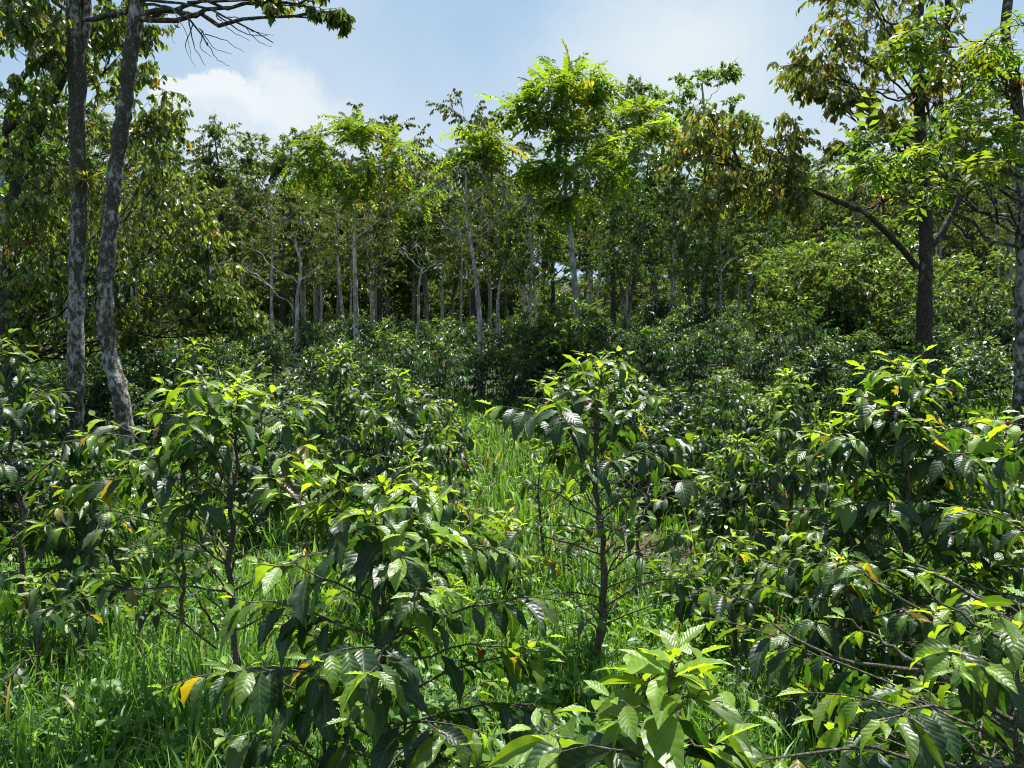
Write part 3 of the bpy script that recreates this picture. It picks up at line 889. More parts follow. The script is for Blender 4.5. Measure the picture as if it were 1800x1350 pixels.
def tree(loc, label, geo, mats, group=None, name='shade_tree', cat='tree', rz=0.0, sc=1.0):
    o = empty(name, loc, rz, sc)
    tag(o, label, cat, group)
    geo[0].build('trunk', [mats[1]], o)
    if geo[1].c:
        geo[1].build('crown', [mats[0], mats[2] if len(mats) > 2 else mats[1]], o)
    return o


def crown_blobs(rng, n, h, base_f, rx, br, k, shape='dome'):
    """blobs of a generic crown for a trunk of height h standing at the origin"""
    out = []
    for i in range(n):
        f = (i + 0.5) / n
        z = h * (base_f + (1 - base_f) * f)
        if shape == 'dome':
            rr = rx * math.sqrt(max(0.02, 1 - ((f - 0.35) / 0.68) ** 2))
        elif shape == 'layers':
            rr = rx * (1.05 - 0.8 * f) * (0.7 + 0.5 * math.sin(f * 19))
        else:
            rr = rx * (0.45 + 0.6 * f) * (1 if f < 0.85 else 0.5)
        a = i * 2.4 + rng.normal(0, 0.3)
        rr *= rng.uniform(0.55, 1.0)
        b = br * rng.uniform(0.7, 1.25)
        out.append((np.array([rr * math.cos(a), rr * math.sin(a), z - b * 0.4]), np.array([b * 1.2, b * 1.2, b * 0.75]), int(k * rng.uniform(0.7, 1.3))))
    return out


P_DARK = [((0.0386, 0.0817, 0.0193), 4), ((0.0624, 0.1158, 0.0253), 3), ((0.0966, 0.1411, 0.0297), 1.5), ((0.1485, 0.1114, 0.0297), 0.25)]
P_OLIVE = [((0.0725, 0.1087, 0.0261), 4), ((0.1015, 0.1377, 0.029), 3), ((0.145, 0.1305, 0.0435), 1.0), ((0.0508, 0.087, 0.0217), 2)]
P_MID = [((0.06, 0.125, 0.0225), 4), ((0.0938, 0.1688, 0.025), 3), ((0.0375, 0.0875, 0.0187), 3)]
P_LIGHT = [((0.065, 0.135, 0.025), 4), ((0.09, 0.16, 0.03), 3), ((0.04, 0.09, 0.02), 2)]
P_PIN = [((0.085, 0.18, 0.018), 4), ((0.13, 0.23, 0.02), 3), ((0.05, 0.12, 0.015), 2), ((0.19, 0.18, 0.025), 0.5)]
P_YEL = [((0.085, 0.150, 0.022), 4.5), ((0.1323, 0.1437, 0.023), 4), ((0.2185, 0.1898, 0.0207), 1.6), ((0.0805, 0.115, 0.0207), 4), ((0.276, 0.1725, 0.0172), 0.25)]
P_AVO = [((0.0837, 0.1418, 0.0297), 4), ((0.135, 0.1958, 0.0338), 3), ((0.0567, 0.1013, 0.0243), 3), ((0.27, 0.216, 0.0203), 0.2), ((0.3375, 0.1485, 0.0135), 0.04)]

# generic background trees: prototypes
GEN = {}
for (nm, seed, h, bf, rx, nb, br, k, shape, lf, mats) in (
        ('dark_layers', 501, 10, 0.45, 2.0, 16, 0.75, 34, 'layers', dict(style='spray', n=23, L=0.165, asp=0.42, pal=P_DARK), (M_TREE, M_DARK, M_TWIG)),
        ('dark_dome', 502, 10, 0.48, 2.1, 20, 0.80, 32, 'dome', dict(style='spray', n=23, L=0.165, asp=0.42, pal=P_DARK), (M_TREE, M_DARK, M_TWIG)),
        ('olive_dome', 503, 10, 0.48, 2.2, 19, 0.80, 32, 'dome', dict(style='droop', n=23, L=0.165, asp=0.40, pal=P_OLIVE), (M_TREE, M_DARK, M_TWIG)),
        ('olive_vase', 504, 10, 0.48, 2.0, 15, 0.80, 32, 'vase', dict(style='droop', n=23, L=0.165, asp=0.40, pal=P_OLIVE), (M_TREE, M_PALE, M_TWIG)),
        ('mid_dome', 505, 10, 0.47, 2.0, 19, 0.80, 30, 'dome', dict(style='spray', n=23, L=0.165, asp=0.45, pal=P_MID), (M_TREE, M_PALE, M_TWIG)),
        ('light_vase', 506, 10, 0.55, 1.9, 14, 0.70, 28, 'vase', dict(style='spray', n=18, L=0.17, asp=0.45, pal=P_LIGHT), (M_TREE, M_PALE, M_TWIG)),
        ('pole_green', 508, 10, 0.58, 1.35, 12, 0.65, 26, 'dome', dict(style='spray', n=15, L=0.16, asp=0.42, pal=P_LIGHT + P_OLIVE), (M_TREE, M_PALE, M_TWIG)),
        ('pole_olive', 509, 10, 0.62, 1.2, 10, 0.65, 26, 'vase', dict(style='droop', n=15, L=0.16, asp=0.40, pal=P_OLIVE), (M_TREE, M_PALE, M_TWIG)),
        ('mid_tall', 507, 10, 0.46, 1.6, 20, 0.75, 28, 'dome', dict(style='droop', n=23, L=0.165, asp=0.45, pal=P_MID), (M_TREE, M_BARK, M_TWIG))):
    r_ = np.random.default_rng(seed)
    tr = [(0, 0, -0.1), (r_.normal(0, .15), r_.normal(0, .15), h * 0.35), (r_.normal(0, .3), r_.normal(0, .3), h * 0.7), (r_.normal(0, .3), r_.normal(0, .3), h * 0.97)]
    GEN[nm] = [tree_geo(seed, tr, 0.11 if nm[:4] == 'pole' else 0.15, 0.03, crown_blobs(r_, nb, h, bf, rx, br, k, shape), lf, crown_from=bf * 0.8, sides=8), mats, None]


def gen_tree(kind, px, ty, d, label, group, wide=1.0, rz=None, r=np.random.default_rng(99)):
    b = base(px, d)
    h = at(px, ty, d)[2] - b[2]
    g_ = GEN[kind]
    s_ = h / 10.2
    rz = r.uniform(0, 6.28) if rz is None else rz
    if g_[2] is None:
        o = tree(b, label, g_[0], g_[1])
        g_[2] = o
    else:
        o = dup(g_[2], b, rz, 1.0)
    o.rotation_euler[2] = rz
    o.scale = (s_ * wide, s_ * wide, s_)
    tag(o, label, 'tree', group)
    return o


SKY = 'shade trees along the skyline'
for a in (
        ('dark_layers', 388, 212, 38, 'dark bushy tree with a flat layered top under the white cloud', 0.85),
        ('dark_dome', 498, 232, 34, 'dark round-headed tree right of the flat layered one', 1.1),
        ('olive_dome', 668, 192, 37, 'brownish olive tree standing up behind the left-hand bright feathery tree', 1.0),
        ('olive_vase', 560, 262, 42, 'olive tree low on the skyline between the round-headed dark tree and the left-hand feathery tree', 1.0),
        ('olive_dome', 838, 178, 34, 'olive tree peeking over the left shoulder of the tall bright feathery tree', 0.9),
        ('dark_dome', 1078, 140, 31, 'dark tree peeking over the right shoulder of the tall bright feathery tree', 0.8),
        ('light_vase', 1238, 105, 27, 'slender light green tree with an open airy crown against the sky', 1.05),
        ('mid_dome', 755, 262, 44, 'green tree in the skyline notch left of the tall bright feathery tree', 1.0),
        ('mid_dome', 1410, 265, 38, 'fresh green round tree behind the long yellow-leaved limb', 1.15),
        ('olive_vase', 1520, 205, 33, 'grey-green open tree behind the dark-trunked tree', 1.2),
        ('olive_dome', 270, 225, 30, 'olive tree with a round shoulder behind the crooked mossy trunk', 1.3),
        ('mid_tall', 1160, 262, 30, 'mid-green tree under the slender light green one', 1.1),
        ('mid_tall', 1320, 250, 34, 'mid-green tree behind the tip of the yellow-leaved limb', 1.1),
        ('dark_dome', 1700, 170, 30, 'dark tree behind the upper right branches', 1.3),
        ('mid_dome', 1770, 210, 38, 'green tree far behind the grey trunk at the right edge', 1.3),
        ('dark_dome', 130, 160, 32, 'dark tree far behind the straight lichen trunk', 1.3),
        ('mid_dome', 30, 190, 26, 'green tree behind the leafy mass at the left edge', 1.3),
        ('mid_dome', 930, 300, 24, 'pale green bushy tree in front of the forest, left of the tall feathery trunk', 0.85),
        ('mid_tall', 1100, 300, 23, 'leafy green tree right of the tall feathery trunk', 0.9),
        ('olive_vase', 875, 300, 25, 'tree with a thick pale double trunk left of the tall feathery trunk', 0.9),
        ('dark_layers', 520, 330, 29, 'dark tree rising behind the pale leafless shrubs', 0.9),
        ('olive_vase', 655, 320, 26, 'grey-trunked tree just right of the left-hand feathery trunk', 0.8),
        ('mid_tall', 1212, 330, 24, 'tree with a white lower trunk at the foot of the shrub bank', 0.8),
        ('light_vase', 1345, 330, 31, 'light green young tree above the leafy shrub bank', 0.9),
        ('mid_dome', 1262, 400, 26, 'short light green tree with a pale trunk, left end of the shrub bank', 0.9),
        ('light_vase', 1445, 330, 34, 'light green tree with a straight dark stem behind the shrub bank', 1.0)):
    gen_tree(a[0], a[1], a[2], a[3], a[4], SKY, a[5])

r_ = np.random.default_rng(3)
placed = []
kinds = ['dark_layers', 'dark_dome', 'olive_dome', 'olive_vase', 'mid_dome', 'mid_tall', 'dark_dome', 'mid_tall']
n_far = 0
WORDS = {'dark_layers': 'dark layered', 'dark_dome': 'dark domed', 'olive_dome': 'olive domed', 'olive_vase': 'olive spreading', 'mid_dome': 'green domed',
         'mid_tall': 'slim green', 'light_vase': 'light green'}
while n_far < 170:
    d = r_.uniform(38, 70) if n_far < 95 else r_.uniform(65, 110)
    x = r_.uniform(-0.76, 0.76) * d
    if any((x - a) ** 2 + (d - b) ** 2 < 2.9 ** 2 for a, b in placed):
        continue
    placed.append((x, d))
    n_far += 1
    kd = kinds[r_.integers(len(kinds))]
    px = 900 + x / d * FPX
    ty = np.interp(px, [0, 300, 420, 700, 800, 1000, 1300, 1500, 1800], [250, 290, 310, 290, 310, 290, 300, 280, 240]) + r_.uniform(-10, 60) + (50 if d > 70 else 0)
    side = 'left of the pale leafless shrubs' if px < 430 else ('between the leafless shrubs and the tall feathery tree' if px < 1010 else (
        'between the tall feathery tree and the shrub bank' if px < 1330 else 'behind the shrub bank'))
    lb = f'{WORDS[kd]} tree in the forest wall, {side}'
    gen_tree(kd, px, ty, d, lb, 'forest trees: ' + lb, r_.uniform(0.9, 1.25))

pl = []
while len(pl) < 56:
    d = r_.uniform(23, 50)
    x = r_.uniform(-0.62, 0.72) * d
    if any((x - a) ** 2 + (d - b) ** 2 < 1.9 ** 2 for a, b in pl):
        continue
    pl.append((x, d))
    px = 900 + x / d * FPX
    ty = np.interp(px, [0, 300, 420, 700, 800, 1000, 1300, 1500, 1800], [260, 290, 300, 280, 300, 270, 290, 270, 240]) + r_.uniform(0, 90)
    kd = 'pole_green' if r_.random() < 0.5 else 'pole_olive'
    side = 'left of the thin white-barked tree' if px < 840 else ('between white-barked tree and shrub bank' if px < 1330 else 'around the shrub bank')
    lb = f"slim pale-stemmed tree with {'light green' if kd == 'pole_green' else 'olive'} top, {side}"
    o = gen_tree(kd, px, ty, d, lb, 'slim shade trees: ' + lb, r_.uniform(0.85, 1.2))
    o.rotation_euler[0], o.rotation_euler[1] = r_.normal(0, 0.035), r_.normal(0, 0.035)


# --- the named trees
def px_blobs(lst, rng, k):
    """(px, py, d, radius px, [depth radius m], twigs factor) -> world blobs"""
    out = []
    for (px, py, d, rp, *rest) in lst:
        c = at(px, py, d)
        r = rp / FPX * d
        out.append((c, np.array([r, r * (rest[0] if rest else 1.0), r * (rest[1] if len(rest) > 1 else 0.8)]), int(k)))
    return out


def grow(seed, label, pts, r0, r1, blobs, lf, mats, group=None, name='shade_tree', k=30, **kw):
    rng = np.random.default_rng(seed)
    T = [at(*q_) for q_ in pts]
    b = T[0].copy()
    b[2] = float(H(b[0], b[1]))
    T[0] = b - np.array([0, 0, 0.1])
    T = [q_ - b for q_ in T]
    bl = [(c - b, r, n) for c, r, n in px_blobs(blobs, rng, k)]
    kw['bare_limbs'] = [(B[0], [at(*q_) - b for q_ in B[1:]]) for B in kw.get('bare_limbs', ())]
    return tree(b, label, tree_geo(seed, T, r0, r1, bl, lf, **kw), mats, group, name)


AVO = dict(style='droop', n=13, L=0.135, asp=0.40, pal=P_AVO, nu=3)
# straight lichen trunk, left
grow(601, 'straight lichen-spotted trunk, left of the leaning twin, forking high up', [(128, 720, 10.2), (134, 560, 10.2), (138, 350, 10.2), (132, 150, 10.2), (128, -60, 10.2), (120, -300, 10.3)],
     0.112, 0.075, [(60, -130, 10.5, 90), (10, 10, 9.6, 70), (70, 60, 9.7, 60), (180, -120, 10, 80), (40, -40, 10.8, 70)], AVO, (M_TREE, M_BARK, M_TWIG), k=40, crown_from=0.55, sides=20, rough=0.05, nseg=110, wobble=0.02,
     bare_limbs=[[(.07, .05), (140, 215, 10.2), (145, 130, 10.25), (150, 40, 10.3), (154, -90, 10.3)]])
# crooked, leaning right
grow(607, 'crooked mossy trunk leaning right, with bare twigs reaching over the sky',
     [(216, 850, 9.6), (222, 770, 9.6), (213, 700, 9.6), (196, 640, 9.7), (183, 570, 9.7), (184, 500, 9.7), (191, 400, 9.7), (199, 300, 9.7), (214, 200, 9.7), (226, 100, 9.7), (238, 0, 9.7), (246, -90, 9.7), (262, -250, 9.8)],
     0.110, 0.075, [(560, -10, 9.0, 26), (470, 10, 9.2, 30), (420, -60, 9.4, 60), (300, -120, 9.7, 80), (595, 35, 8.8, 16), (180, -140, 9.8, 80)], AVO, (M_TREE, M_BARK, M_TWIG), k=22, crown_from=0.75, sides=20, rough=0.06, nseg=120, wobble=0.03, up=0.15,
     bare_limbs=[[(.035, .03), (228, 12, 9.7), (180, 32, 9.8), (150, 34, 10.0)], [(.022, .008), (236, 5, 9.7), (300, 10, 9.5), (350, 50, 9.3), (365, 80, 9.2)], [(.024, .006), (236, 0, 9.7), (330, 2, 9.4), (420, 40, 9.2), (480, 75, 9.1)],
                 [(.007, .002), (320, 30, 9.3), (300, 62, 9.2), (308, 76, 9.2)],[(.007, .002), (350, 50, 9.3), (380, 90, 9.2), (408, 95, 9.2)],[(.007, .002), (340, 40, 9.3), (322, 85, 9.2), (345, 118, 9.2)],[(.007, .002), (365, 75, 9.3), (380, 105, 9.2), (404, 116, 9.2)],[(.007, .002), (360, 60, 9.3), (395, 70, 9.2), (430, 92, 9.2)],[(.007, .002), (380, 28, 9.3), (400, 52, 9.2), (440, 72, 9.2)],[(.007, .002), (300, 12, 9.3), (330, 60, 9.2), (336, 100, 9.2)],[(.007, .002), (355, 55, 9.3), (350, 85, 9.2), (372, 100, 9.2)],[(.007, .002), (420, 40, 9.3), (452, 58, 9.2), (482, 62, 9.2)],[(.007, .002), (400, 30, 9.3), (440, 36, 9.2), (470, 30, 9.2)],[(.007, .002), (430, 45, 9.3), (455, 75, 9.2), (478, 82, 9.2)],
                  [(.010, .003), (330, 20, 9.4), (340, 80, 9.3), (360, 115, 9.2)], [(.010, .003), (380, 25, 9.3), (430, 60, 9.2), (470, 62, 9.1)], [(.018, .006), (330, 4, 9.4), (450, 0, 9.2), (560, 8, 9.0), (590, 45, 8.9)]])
# drooping-leaved mass behind the twin trunks
LB = []
rr_ = np.random.default_rng(77)
for (px, py, rp) in ((40, 100, 65), (110, 80, 55), (200, 70, 55), (265, 140, 50), (60, 200, 60), (180, 190, 60), (280, 210, 38), (30, 330, 75), (110, 300, 65), (230, 310, 75), (310, 330, 55), (60, 430, 75), (150, 420, 70),
                    (260, 420, 80), (340, 420, 55), (40, 520, 60), (130, 510, 55), (250, 500, 75), (340, 510, 60), (400, 540, 45), (445, 572, 24), (300, 570, 45), (375, 480, 45), (210, 560, 50), (60, 590, 50), (150, 590, 45), (260, 590, 40), (350, 555, 40), (20, 20, 60), (160, 10, 50), (240, 30, 40)):
    LB.append((px + rr_.normal(0, 8), py + rr_.normal(0, 8), 12.0 + rr_.normal(0, 0.6), rp * 1.05, 1.3))
grow(613, 'broad drooping-leaved tree filling the left side behind the twin trunks', [(10, 650, 12.8), (15, 480, 12.8), (35, 280, 12.7), (110, 150, 12.6), (170, -50, 12.6)], 0.16, 0.05, LB, dict(AVO, n=13, L=0.13), (M_TREE, M_DARK, M_TWIG), k=56, crown_from=0.15, up=0.5, limb_r=0.16,
     bare_limbs=[[(.06, .03), (10, 230, 11.8), (50, 200, 11.6), (100, 150, 11.5), (118, 128, 11.5)], [(.06, .025), (10, 260, 11.9), (22, 170, 11.9), (60, 100, 11.8)]])

# centre: tall bright feathery tree
PIN = dict(style='pinnate', n=4, L=0.62, asp=0.4, pal=P_PIN, leaflets=8, nu=2, lratio=0.30, curve=0.42)
CB = [(995, 135, 17.5, 32), (1010, 160, 17.6, 36), (1035, 140, 17.7, 24), (960, 170, 17.4, 30), (1000, 185, 17.6, 38), (900, 180, 17.3, 30), (935, 235, 17.4, 45), (860, 235, 17.0, 40), (812, 260, 17.0, 28), (1010, 250, 17.3, 48), (1070, 225, 17.6, 48),
      (1120, 215, 17.3, 34), (1090, 265, 17.0, 40), (900, 285, 17.4, 35), (980, 300, 17.0, 30), (1035, 300, 16.8, 30), (1140, 240, 17.9, 24), (850, 290, 17.5, 22), (1010, 345, 17.5, 20)]
grow(619, 'tall bright yellow-green feathery tree in the middle with a slim upright trunk', [(1016, 700, 17.8), (1012, 560, 17.8), (1004, 430, 17.8), (994, 330, 17.7), (996, 260, 17.6), (999, 185, 17.6)], 0.115, 0.014,
     [(q_[0], q_[1], q_[2], q_[3] * 1.15, 1.5, 0.45) for q_ in CB], PIN, (M_PIN, M_PALE, M_TWIG), k=8, crown_from=0.55, up=0.7, limb_r=0.4, group='bright feathery trees')
CB = [(640, 255, 22, 40), (590, 265, 22, 40), (560, 275, 21.5, 28), (690, 265, 22, 34), (620, 300, 21.5, 45), (680, 310, 22, 35), (560, 310, 22, 30), (650, 235, 22.4, 25), (720, 345, 21.6, 24), (600, 340, 21.8, 30)]
grow(631, 'left-hand bright feathery tree, shorter, above the pale leafless shrubs', [(628, 670, 22), (626, 520, 22), (624, 400, 22), (628, 330, 22), (633, 290, 22)], 0.11, 0.015,
     [(q_[0], q_[1], q_[2], q_[3] * 1.15, 1.5, 0.45) for q_ in CB], dict(PIN, nu=0), (M_PIN, M_PALE, M_TWIG), k=8, crown_from=0.5, group='bright feathery trees')

# thin white trunk with bare crown
grow(641, 'thin white-barked tree with almost bare grey twigs in front of the forest', [(843, 700, 16.5), (844, 560, 16.5), (838, 480, 16.5), (826, 400, 16.5), (822, 300, 16.6)], 0.075, 0.02,
     [(780, 340, 16.6, 45), (860, 330, 16.3, 45), (740, 370, 16.8, 40), (910, 355, 16.2, 35), (820, 300, 16.5, 35), (790, 400, 16.4, 30), (870, 390, 16.4, 30)],
     dict(style='droop', n=2, L=0.12, asp=0.4, pal=P_OLIVE), (M_TREE, M_PALE, M_PALE), k=26, crown_from=0.4, up=0.5)

# right: dark-trunked tree with olive-yellow leaves
YL = dict(style='droop', n=8, L=0.125, asp=0.42, pal=P_YEL, nu=3)
RB = []
for (px, py, rp) in ((1480, 25, 50), (1540, 20, 55), (1610, 10, 55), (1440, 100, 45), (1500, 90, 50), (1560, 90, 50), (1400, 120, 28), (1470, 140, 45), (1540, 150, 42), (1440, 160, 26), (1600, 120, 40), (1500, 180, 25),
                     (1680, 30, 50), (1650, 170, 40), (1560, 220, 32), (1700, 140, 40), (1500, 250, 30), (1660, 250, 40), (1600, -60, 60), (1500, -40, 50)):
    RB.append((px, py, 11.6 + rr_.normal(0, 0.7), rp * 1.15, 1.5))
for (px, py, rp) in ((1250, 230, 40), (1310, 235, 45), (1360, 250, 35), (1220, 290, 38), (1280, 290, 50), (1340, 300, 45), (1240, 350, 38), (1300, 350, 42), (1385, 310, 30), (1210, 240, 22), (1250, 385, 26), (1400, 360, 26), (1350, 360, 30)):
    RB.append((px, py, 11.0 + rr_.normal(0, 0.4), rp * 1.25, 1.5))
grow(653, 'big dark-trunked tree with olive-yellow hanging leaves and a long mossy limb reaching left',
     [(1622, 680, 11.8), (1624, 560, 11.8), (1626, 430, 11.8), (1622, 300, 11.8), (1614, 150, 11.8), (1618, 20, 11.8), (1630, -150, 11.8)], 0.130, 0.05, RB, YL, (M_TREE, M_DARK, M_TWIG), k=40, crown_from=0.45, up=0.5, sides=18, rough=0.06, nseg=90, wobble=0.03, limb_r=0.28, anchor=(0, 20),
     bare_limbs=[[(.055, .012), (1612, 470, 11.8), (1590, 430, 11.7), (1540, 385, 11.5), (1450, 340, 11.3), (1380, 318, 11.1), (1310, 290, 11.0), (1240, 285, 10.9)], [(.06, .03), (1630, 440, 11.8), (1668, 390, 11.8), (1690, 335, 11.8), (1710, 290, 11.8)],
                  [(.07, .04), (1612, 160, 11.8), (1655, 120, 11.8), (1668, 60, 11.8), (1665, -20, 11.8)], [(.02, .02), (1510, 372, 11.5), (1545, 360, 11.5), (1580, 340, 11.6)]])
# right edge: grey trunk and bright sprays
BR = dict(style='pinnate', n=4, L=0.28, asp=0.5, pal=P_PIN, leaflets=4, nu=2, lratio=0.42, curve=0.2)
EB = []
for (px, py, rp) in ((1560, 270, 26), (1530, 250, 20), (1610, 285, 26), (1680, 250, 30), (1740, 240, 34), (1560, 315, 18), (1620, 330, 22), (1700, 310, 26), (1780, 240, 34), (1600, 70, 34), (1580, 100, 26), (1640, 30, 30), (1720, 90, 34), (1780, 80, 34), (1770, 150, 30), (1690, 100, 26), (1520, 300, 18), (1660, 210, 24), (1740, 300, 26)):
    EB.append((px, py, 8.2 + rr_.normal(0, 0.4), rp, 1.3))
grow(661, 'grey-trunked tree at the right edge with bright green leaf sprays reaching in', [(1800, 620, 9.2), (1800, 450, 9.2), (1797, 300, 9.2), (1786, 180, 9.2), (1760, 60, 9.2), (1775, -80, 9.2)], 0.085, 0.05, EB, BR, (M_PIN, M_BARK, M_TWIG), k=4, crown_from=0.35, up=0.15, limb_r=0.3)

# pale leafless shrubs
BARE = dict(style='droop', n=1, L=0.10, asp=0.4, pal=P_LIGHT, **{'from': 0.7})
for (seed, label, pts, bl) in (
        (671, 'pale leafless shrub forking wide, below the left-hand feathery tree', [(520, 600, 21), (520, 530, 21), (528, 470, 21), (520, 420, 21)], [(450, 440, 21, 30), (490, 400, 21, 28), (550, 420, 21, 28), (580, 450, 21, 20), (430, 470, 20.8, 18), (530, 380, 21, 22)]),
        (673, 'small pale leafless shrub at the edge of the dark forest, left of the wider one', [(372, 560, 23), (372, 490, 23), (374, 420, 23)], [(360, 430, 23, 22), (400, 450, 23, 24), (390, 400, 23, 18), (345, 410, 23, 16)]),
        (677, 'white twiggy leafless shrub behind the thin white-barked tree', [(732, 590, 25), (733, 520, 25), (738, 470, 25)], [(715, 450, 25, 20), (750, 440, 25, 26), (770, 460, 25, 18), (730, 425, 25, 18)])):
    grow(seed, label, pts, 0.075, 0.03, bl, BARE, (M_TREE, M_PALE, M_PALE), 'leafless shrubs', 'bare_shrub', k=12, crown_from=0.2, up=0.8)

# leafy shrub bank on the right slope, and dark understory in the forest
SHR = [tree_geo(700 + i, [(0, 0, -0.1), (0.1, 0, 0.8), (0.1, 0.1, 1.8)], 0.05, 0.02, crown_blobs(np.random.default_rng(700 + i), 13, 2.7, 0.15, 1.15, 0.6, 24, 'dome'),
                dict(style='spray', n=13, L=0.14, asp=0.42, pal=pl), crown_from=0.1, sides=6) for i, pl in enumerate((P_LIGHT + P_OLIVE + P_MID, P_OLIVE + P_MID, P_DARK))]
SH0 = [None] * 3


def shrub(i, px, d, sc, label, group):
    b = base(px, d)
    if SH0[i] is None:
        o = SH0[i] = tree(b, label, SHR[i], (M_TREE, M_DARK, M_TWIG), group, 'leafy_shrub', 'shrub')
    else:
        o = dup(SH0[i], b, r_.uniform(0, 6.28), 1.0)
    o.scale = (sc * r_.uniform(0.9, 1.2), sc * r_.uniform(0.9, 1.2), sc)
    tag(o, label, 'shrub', group)


for (i, px, d, sc, lb) in ((0, 1395, 21, 1.15, 'light green leafy shrub, leftmost of the shrub bank'), (1, 1450, 19.5, 1.1, 'mid-green leafy shrub, second in the shrub bank'),
                           (0, 1500, 21, 1.3, 'tallest light green shrub in the middle of the shrub bank'), (1, 1545, 19, 1.0, 'mid-green leafy shrub just left of the dark trunk'),
                           (0, 1560, 23, 1.35, 'light green shrub behind the others in the bank, beside the dark trunk'), (1, 1420, 24, 1.25, 'mid-green shrub at the back of the shrub bank'),
                           (0, 1000, 15.5, 0.8, 'pale green shrub among the coffee at the foot of the tall feathery tree'),
                           (0, 945, 16.5, 0.75, 'pale green shrub among the coffee just right of the thin white trunk'),
                           (1, 1720, 17, 0.95, 'green shrub on the slope right of the dark trunk')):
    shrub(i, px, d, sc, lb, 'leafy shrubs')
for _ in range(170):
    d = r_.uniform(45, 72)
    px = r_.uniform(-20, 1820)
    i = 2 if (px < 1000 or r_.random() < 0.7) else 1
    sd_ = 'left' if px < 900 else 'right'
    lb = ('dark' if i == 2 else 'green') + (' understory shrub deep in the forest, left of the tall feathery tree' if px < 1010 else ' understory shrub deep in the forest, right of the tall feathery tree')
    shrub(i, px, d, r_.uniform(1.0, 1.9), lb, 'forest understory: ' + lb)


# epiphytes on the trunks
def rosette(px, py, d, label, n, L, w, pal, name, seed, hang=0.0):
    rng = np.random.default_rng(seed)
    mb = MB()
    a = rng.uniform(0, 6.28, n)
    e = rng.uniform(-0.2 - hang, 1.3 - hang, n)
    D = np.stack([np.cos(a) * np.cos(e), np.sin(a) * np.cos(e), np.sin(e)], 1)
    N = np.array([0, 0, 1.0]) - D * D[:, 2:3]
    leaves(mb, D * 0.03, D, N, L * rng.uniform(0.6, 1.1, n), w, rng.uniform(0.5, 1.6, n), pick(rng, pal, n) * rng.uniform(0.7, 1.2, (n, 1)), 'blade', 5, 2, 0, 0.3)
    o = mb.build(name, [M_PIN])
    o.location = tuple(at(px, py, d))
    tag(o, label, 'epiphyte', 'epiphytes on the trees')


rosette(152, 318, 10.05, 'yellow-green fern clump growing on the straight lichen trunk', 70, 0.26, 0.03, [((0.14, 0.17, 0.02), 3), ((0.08, 0.12, 0.02), 2), ((0.10, 0.07, 0.03), 1)], 'fern_clump', 1, 0.3)
rosette(1552, 358, 11.5, 'reddish bromeliad perched on the long mossy limb', 34, 0.34, 0.035, [((0.075, 0.028, 0.022), 3), ((0.07, 0.07, 0.03), 1.5)], 'bromeliad', 2)
rosette(1620, 170, 11.6, 'brown hanging bromeliad clump high on the dark trunk', 60, 0.42, 0.03, [((0.10, 0.06, 0.035), 3), ((0.06, 0.04, 0.025), 2)], 'bromeliad', 3, 0.7)
rosette(1795, 158, 9.0, 'rusty bromeliad on the grey trunk at the right edge', 34, 0.30, 0.03, [((0.075, 0.04, 0.03), 3), ((0.05, 0.06, 0.02), 2)], 'bromeliad', 4)

# ------------------------------------------------------------------ grass and weeds
rng = np.random.default_rng(41)


def scatter(n, d0, d1, pw=1.0):
    d = d0 + (d1 - d0) * rng.random(n) ** pw
    x = rng.uniform(-1, 1, n) * (0.76 * d + 0.3)
    w = rng.random(n) < 0.22                          # thinner cover beyond the sides of the picture
    return np.where(w, np.sign(x) * (0.74 * d + 0.3 + rng.uniform(0, 6.0, n)), x), d


def clump(x, y):
    return 0.5 + 0.5 * np.sin(x * 2.1 + 1.7 * np.sin(y * 1.3)) * np.cos(y * 1.9 + 1.1 * np.sin(x * 1.1))


gb = MB()
for (n, d0, d1, nu, hl, wd, pw, K1, tmax) in ((46000, 1.0, 6.5, 5, 0.30, 0.010, 0.62, 2.2, 1.0), (26000, 1.0, 6.5, 6, 0.34, 0.022, 0.62, 3.0, 1.2),
                                              (46000, 6.5, 16.5, 3, 0.38, 0.017, 0.7, 2.2, 1.0), (24000, 6.5, 16.5, 3, 0.42, 0.030, 0.7, 2.8, 1.2)):
    x, d = scatter(n, d0, d1, pw)
    tu = rng.integers(0, n, n)                        # blades gather in tufts
    tf = rng.random(n) < 0.6
    x = np.where(tf, x[tu // 9 * 9 % n] + rng.normal(0, 0.05, n), x)
    d = np.where(tf, d[tu // 9 * 9 % n] + rng.normal(0, 0.05, n), d)
    cl = clump(x, d)
    kp = rng.random(n) < 0.55 + 0.45 * cl
    x, d, cl = x[kp], d[kp], cl[kp]
    n = len(x)
    P = np.stack([x, d, H(x, d) - 0.01], 1)
    a = rng.uniform(0, 6.28, n)
    tl = rng.uniform(0.1, tmax, n)
    D = np.stack([np.cos(a) * tl, np.sin(a) * tl, np.ones(n)], 1)
    N = np.stack([-np.cos(a), -np.sin(a), tl], 1) + rng.normal(0, 0.35, (n, 3))
    c = pick(rng, [((0.078, 0.178, 0.036), 4), ((0.115, 0.235, 0.045), 3), ((0.048, 0.12, 0.026), 3), ((0.22, 0.20, 0.095), 0.22)], n) * rng.uniform(0.75, 1.25, (n, 1))
    L = hl * rng.uniform(0.4, 1.4, n) * (0.6 + 0.6 * cl)
    leaves(gb, P, D, -N, L, wd * rng.uniform(0.5, 1.5, n), rng.uniform(0.3, K1, n), c, 'blade', nu, 1 if nu == 3 else 2, 0, 0.25)
g_o = gb.build('grass', [M_GRASS])
tag(g_o, 'tall green grass growing between the coffee bushes', 'grass', kind='stuff')
wb = MB()
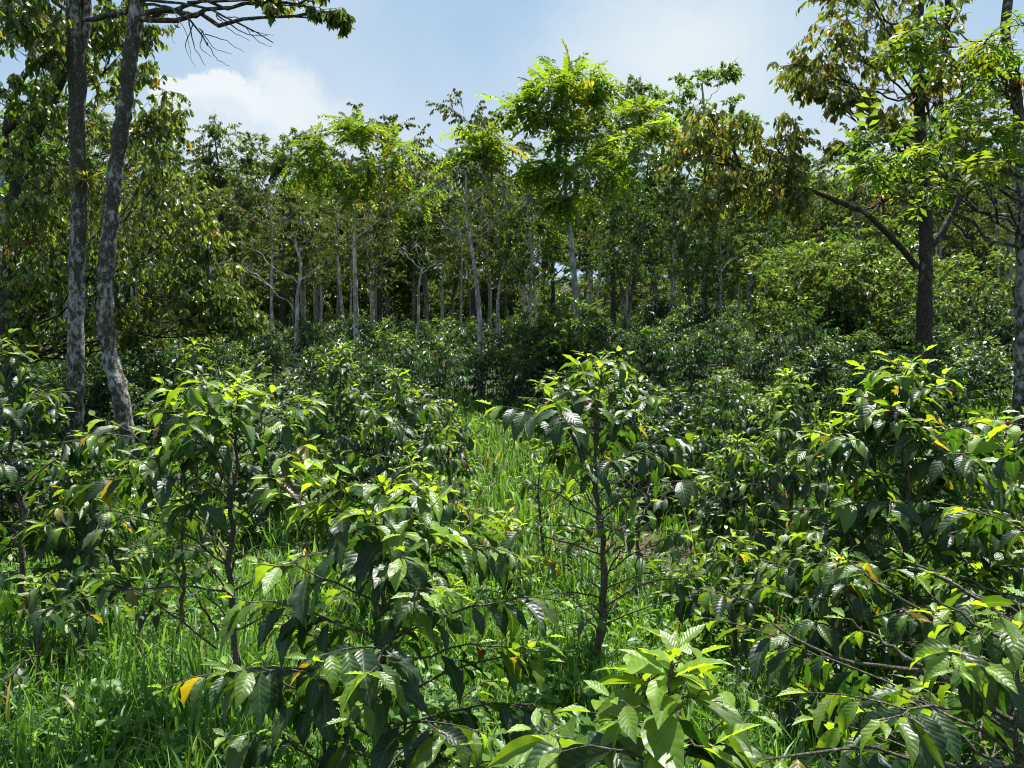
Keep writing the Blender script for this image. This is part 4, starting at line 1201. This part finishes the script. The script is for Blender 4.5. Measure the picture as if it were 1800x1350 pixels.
for (n, d0, d1, L0, nu, k) in ((4200, 1.0, 6.5, 0.055, 3, 11), (4200, 6.5, 18, 0.075, 0, 9)):
    x, d = scatter(n, d0, d1, 0.65)
    kp = rng.random(n) < 1.15 - 0.55 * clump(x, d)
    x, d = x[kp], d[kp]
    n = len(x)
    hp = rng.uniform(0.05, 0.30, n)                   # each weed a little stalk of paired leaves
    sz = L0 * rng.uniform(0.5, 1.7, n)
    c0_ = pick(rng, [((0.09, 0.19, 0.034), 4), ((0.13, 0.24, 0.04), 2), ((0.055, 0.13, 0.026), 3)], n)
    ln = rng.normal(0, 0.3, (n, 2))
    for i in range(k):
        f = rng.uniform(0.25, 1.0, n)
        P = np.stack([x + ln[:, 0] * hp * f, d + ln[:, 1] * hp * f, H(x, d) + hp * f], 1)
        a = rng.uniform(0, 6.28, n)
        D = np.stack([np.cos(a), np.sin(a), rng.uniform(-0.4, 0.6, n)], 1)
        N = np.array([0, 0, 1.0]) + rng.normal(0, 0.4, (n, 3))
        L = sz * rng.uniform(0.6, 1.3, n)
        leaves(wb, P, D, N, L, L * 0.55, rng.uniform(0.1, 0.9, n), c0_ * rng.uniform(0.75, 1.25, (n, 1)), 'ovate', nu, 2, 0, 0.25)
w_o = wb.build('weeds', [M_GRASS])
tag(w_o, 'low broad-leaved weeds mixed into the grass', 'ground cover', kind='stuff')

lb_ = MB()
x, d = scatter(9000, 1.0, 14, 0.7)
n = len(x)
P = np.stack([x, d, H(x, d) + rng.uniform(0.004, 0.05, n)], 1)
a = rng.uniform(0, 6.28, n)
D = np.stack([np.cos(a), np.sin(a), rng.normal(0, 0.2, n)], 1)
leaves(lb_, P, D, np.array([0, 0, 1.0]) + rng.normal(0, 0.3, (n, 3)), 0.12 * rng.uniform(0.4, 1.3, n), 0.04 * rng.uniform(0.4, 1.3, n), rng.uniform(-0.8, 1.2, n),
       pick(rng, [((0.12, 0.075, 0.04), 3), ((0.07, 0.045, 0.028), 3), ((0.20, 0.15, 0.08), 1)], n), 'ovate', 3, 2, 0, 0.3)
l_o = lb_.build('leaf_litter', [M_GRASS])
tag(l_o, 'dry brown leaves lying among the grass', 'leaf litter', kind='stuff')
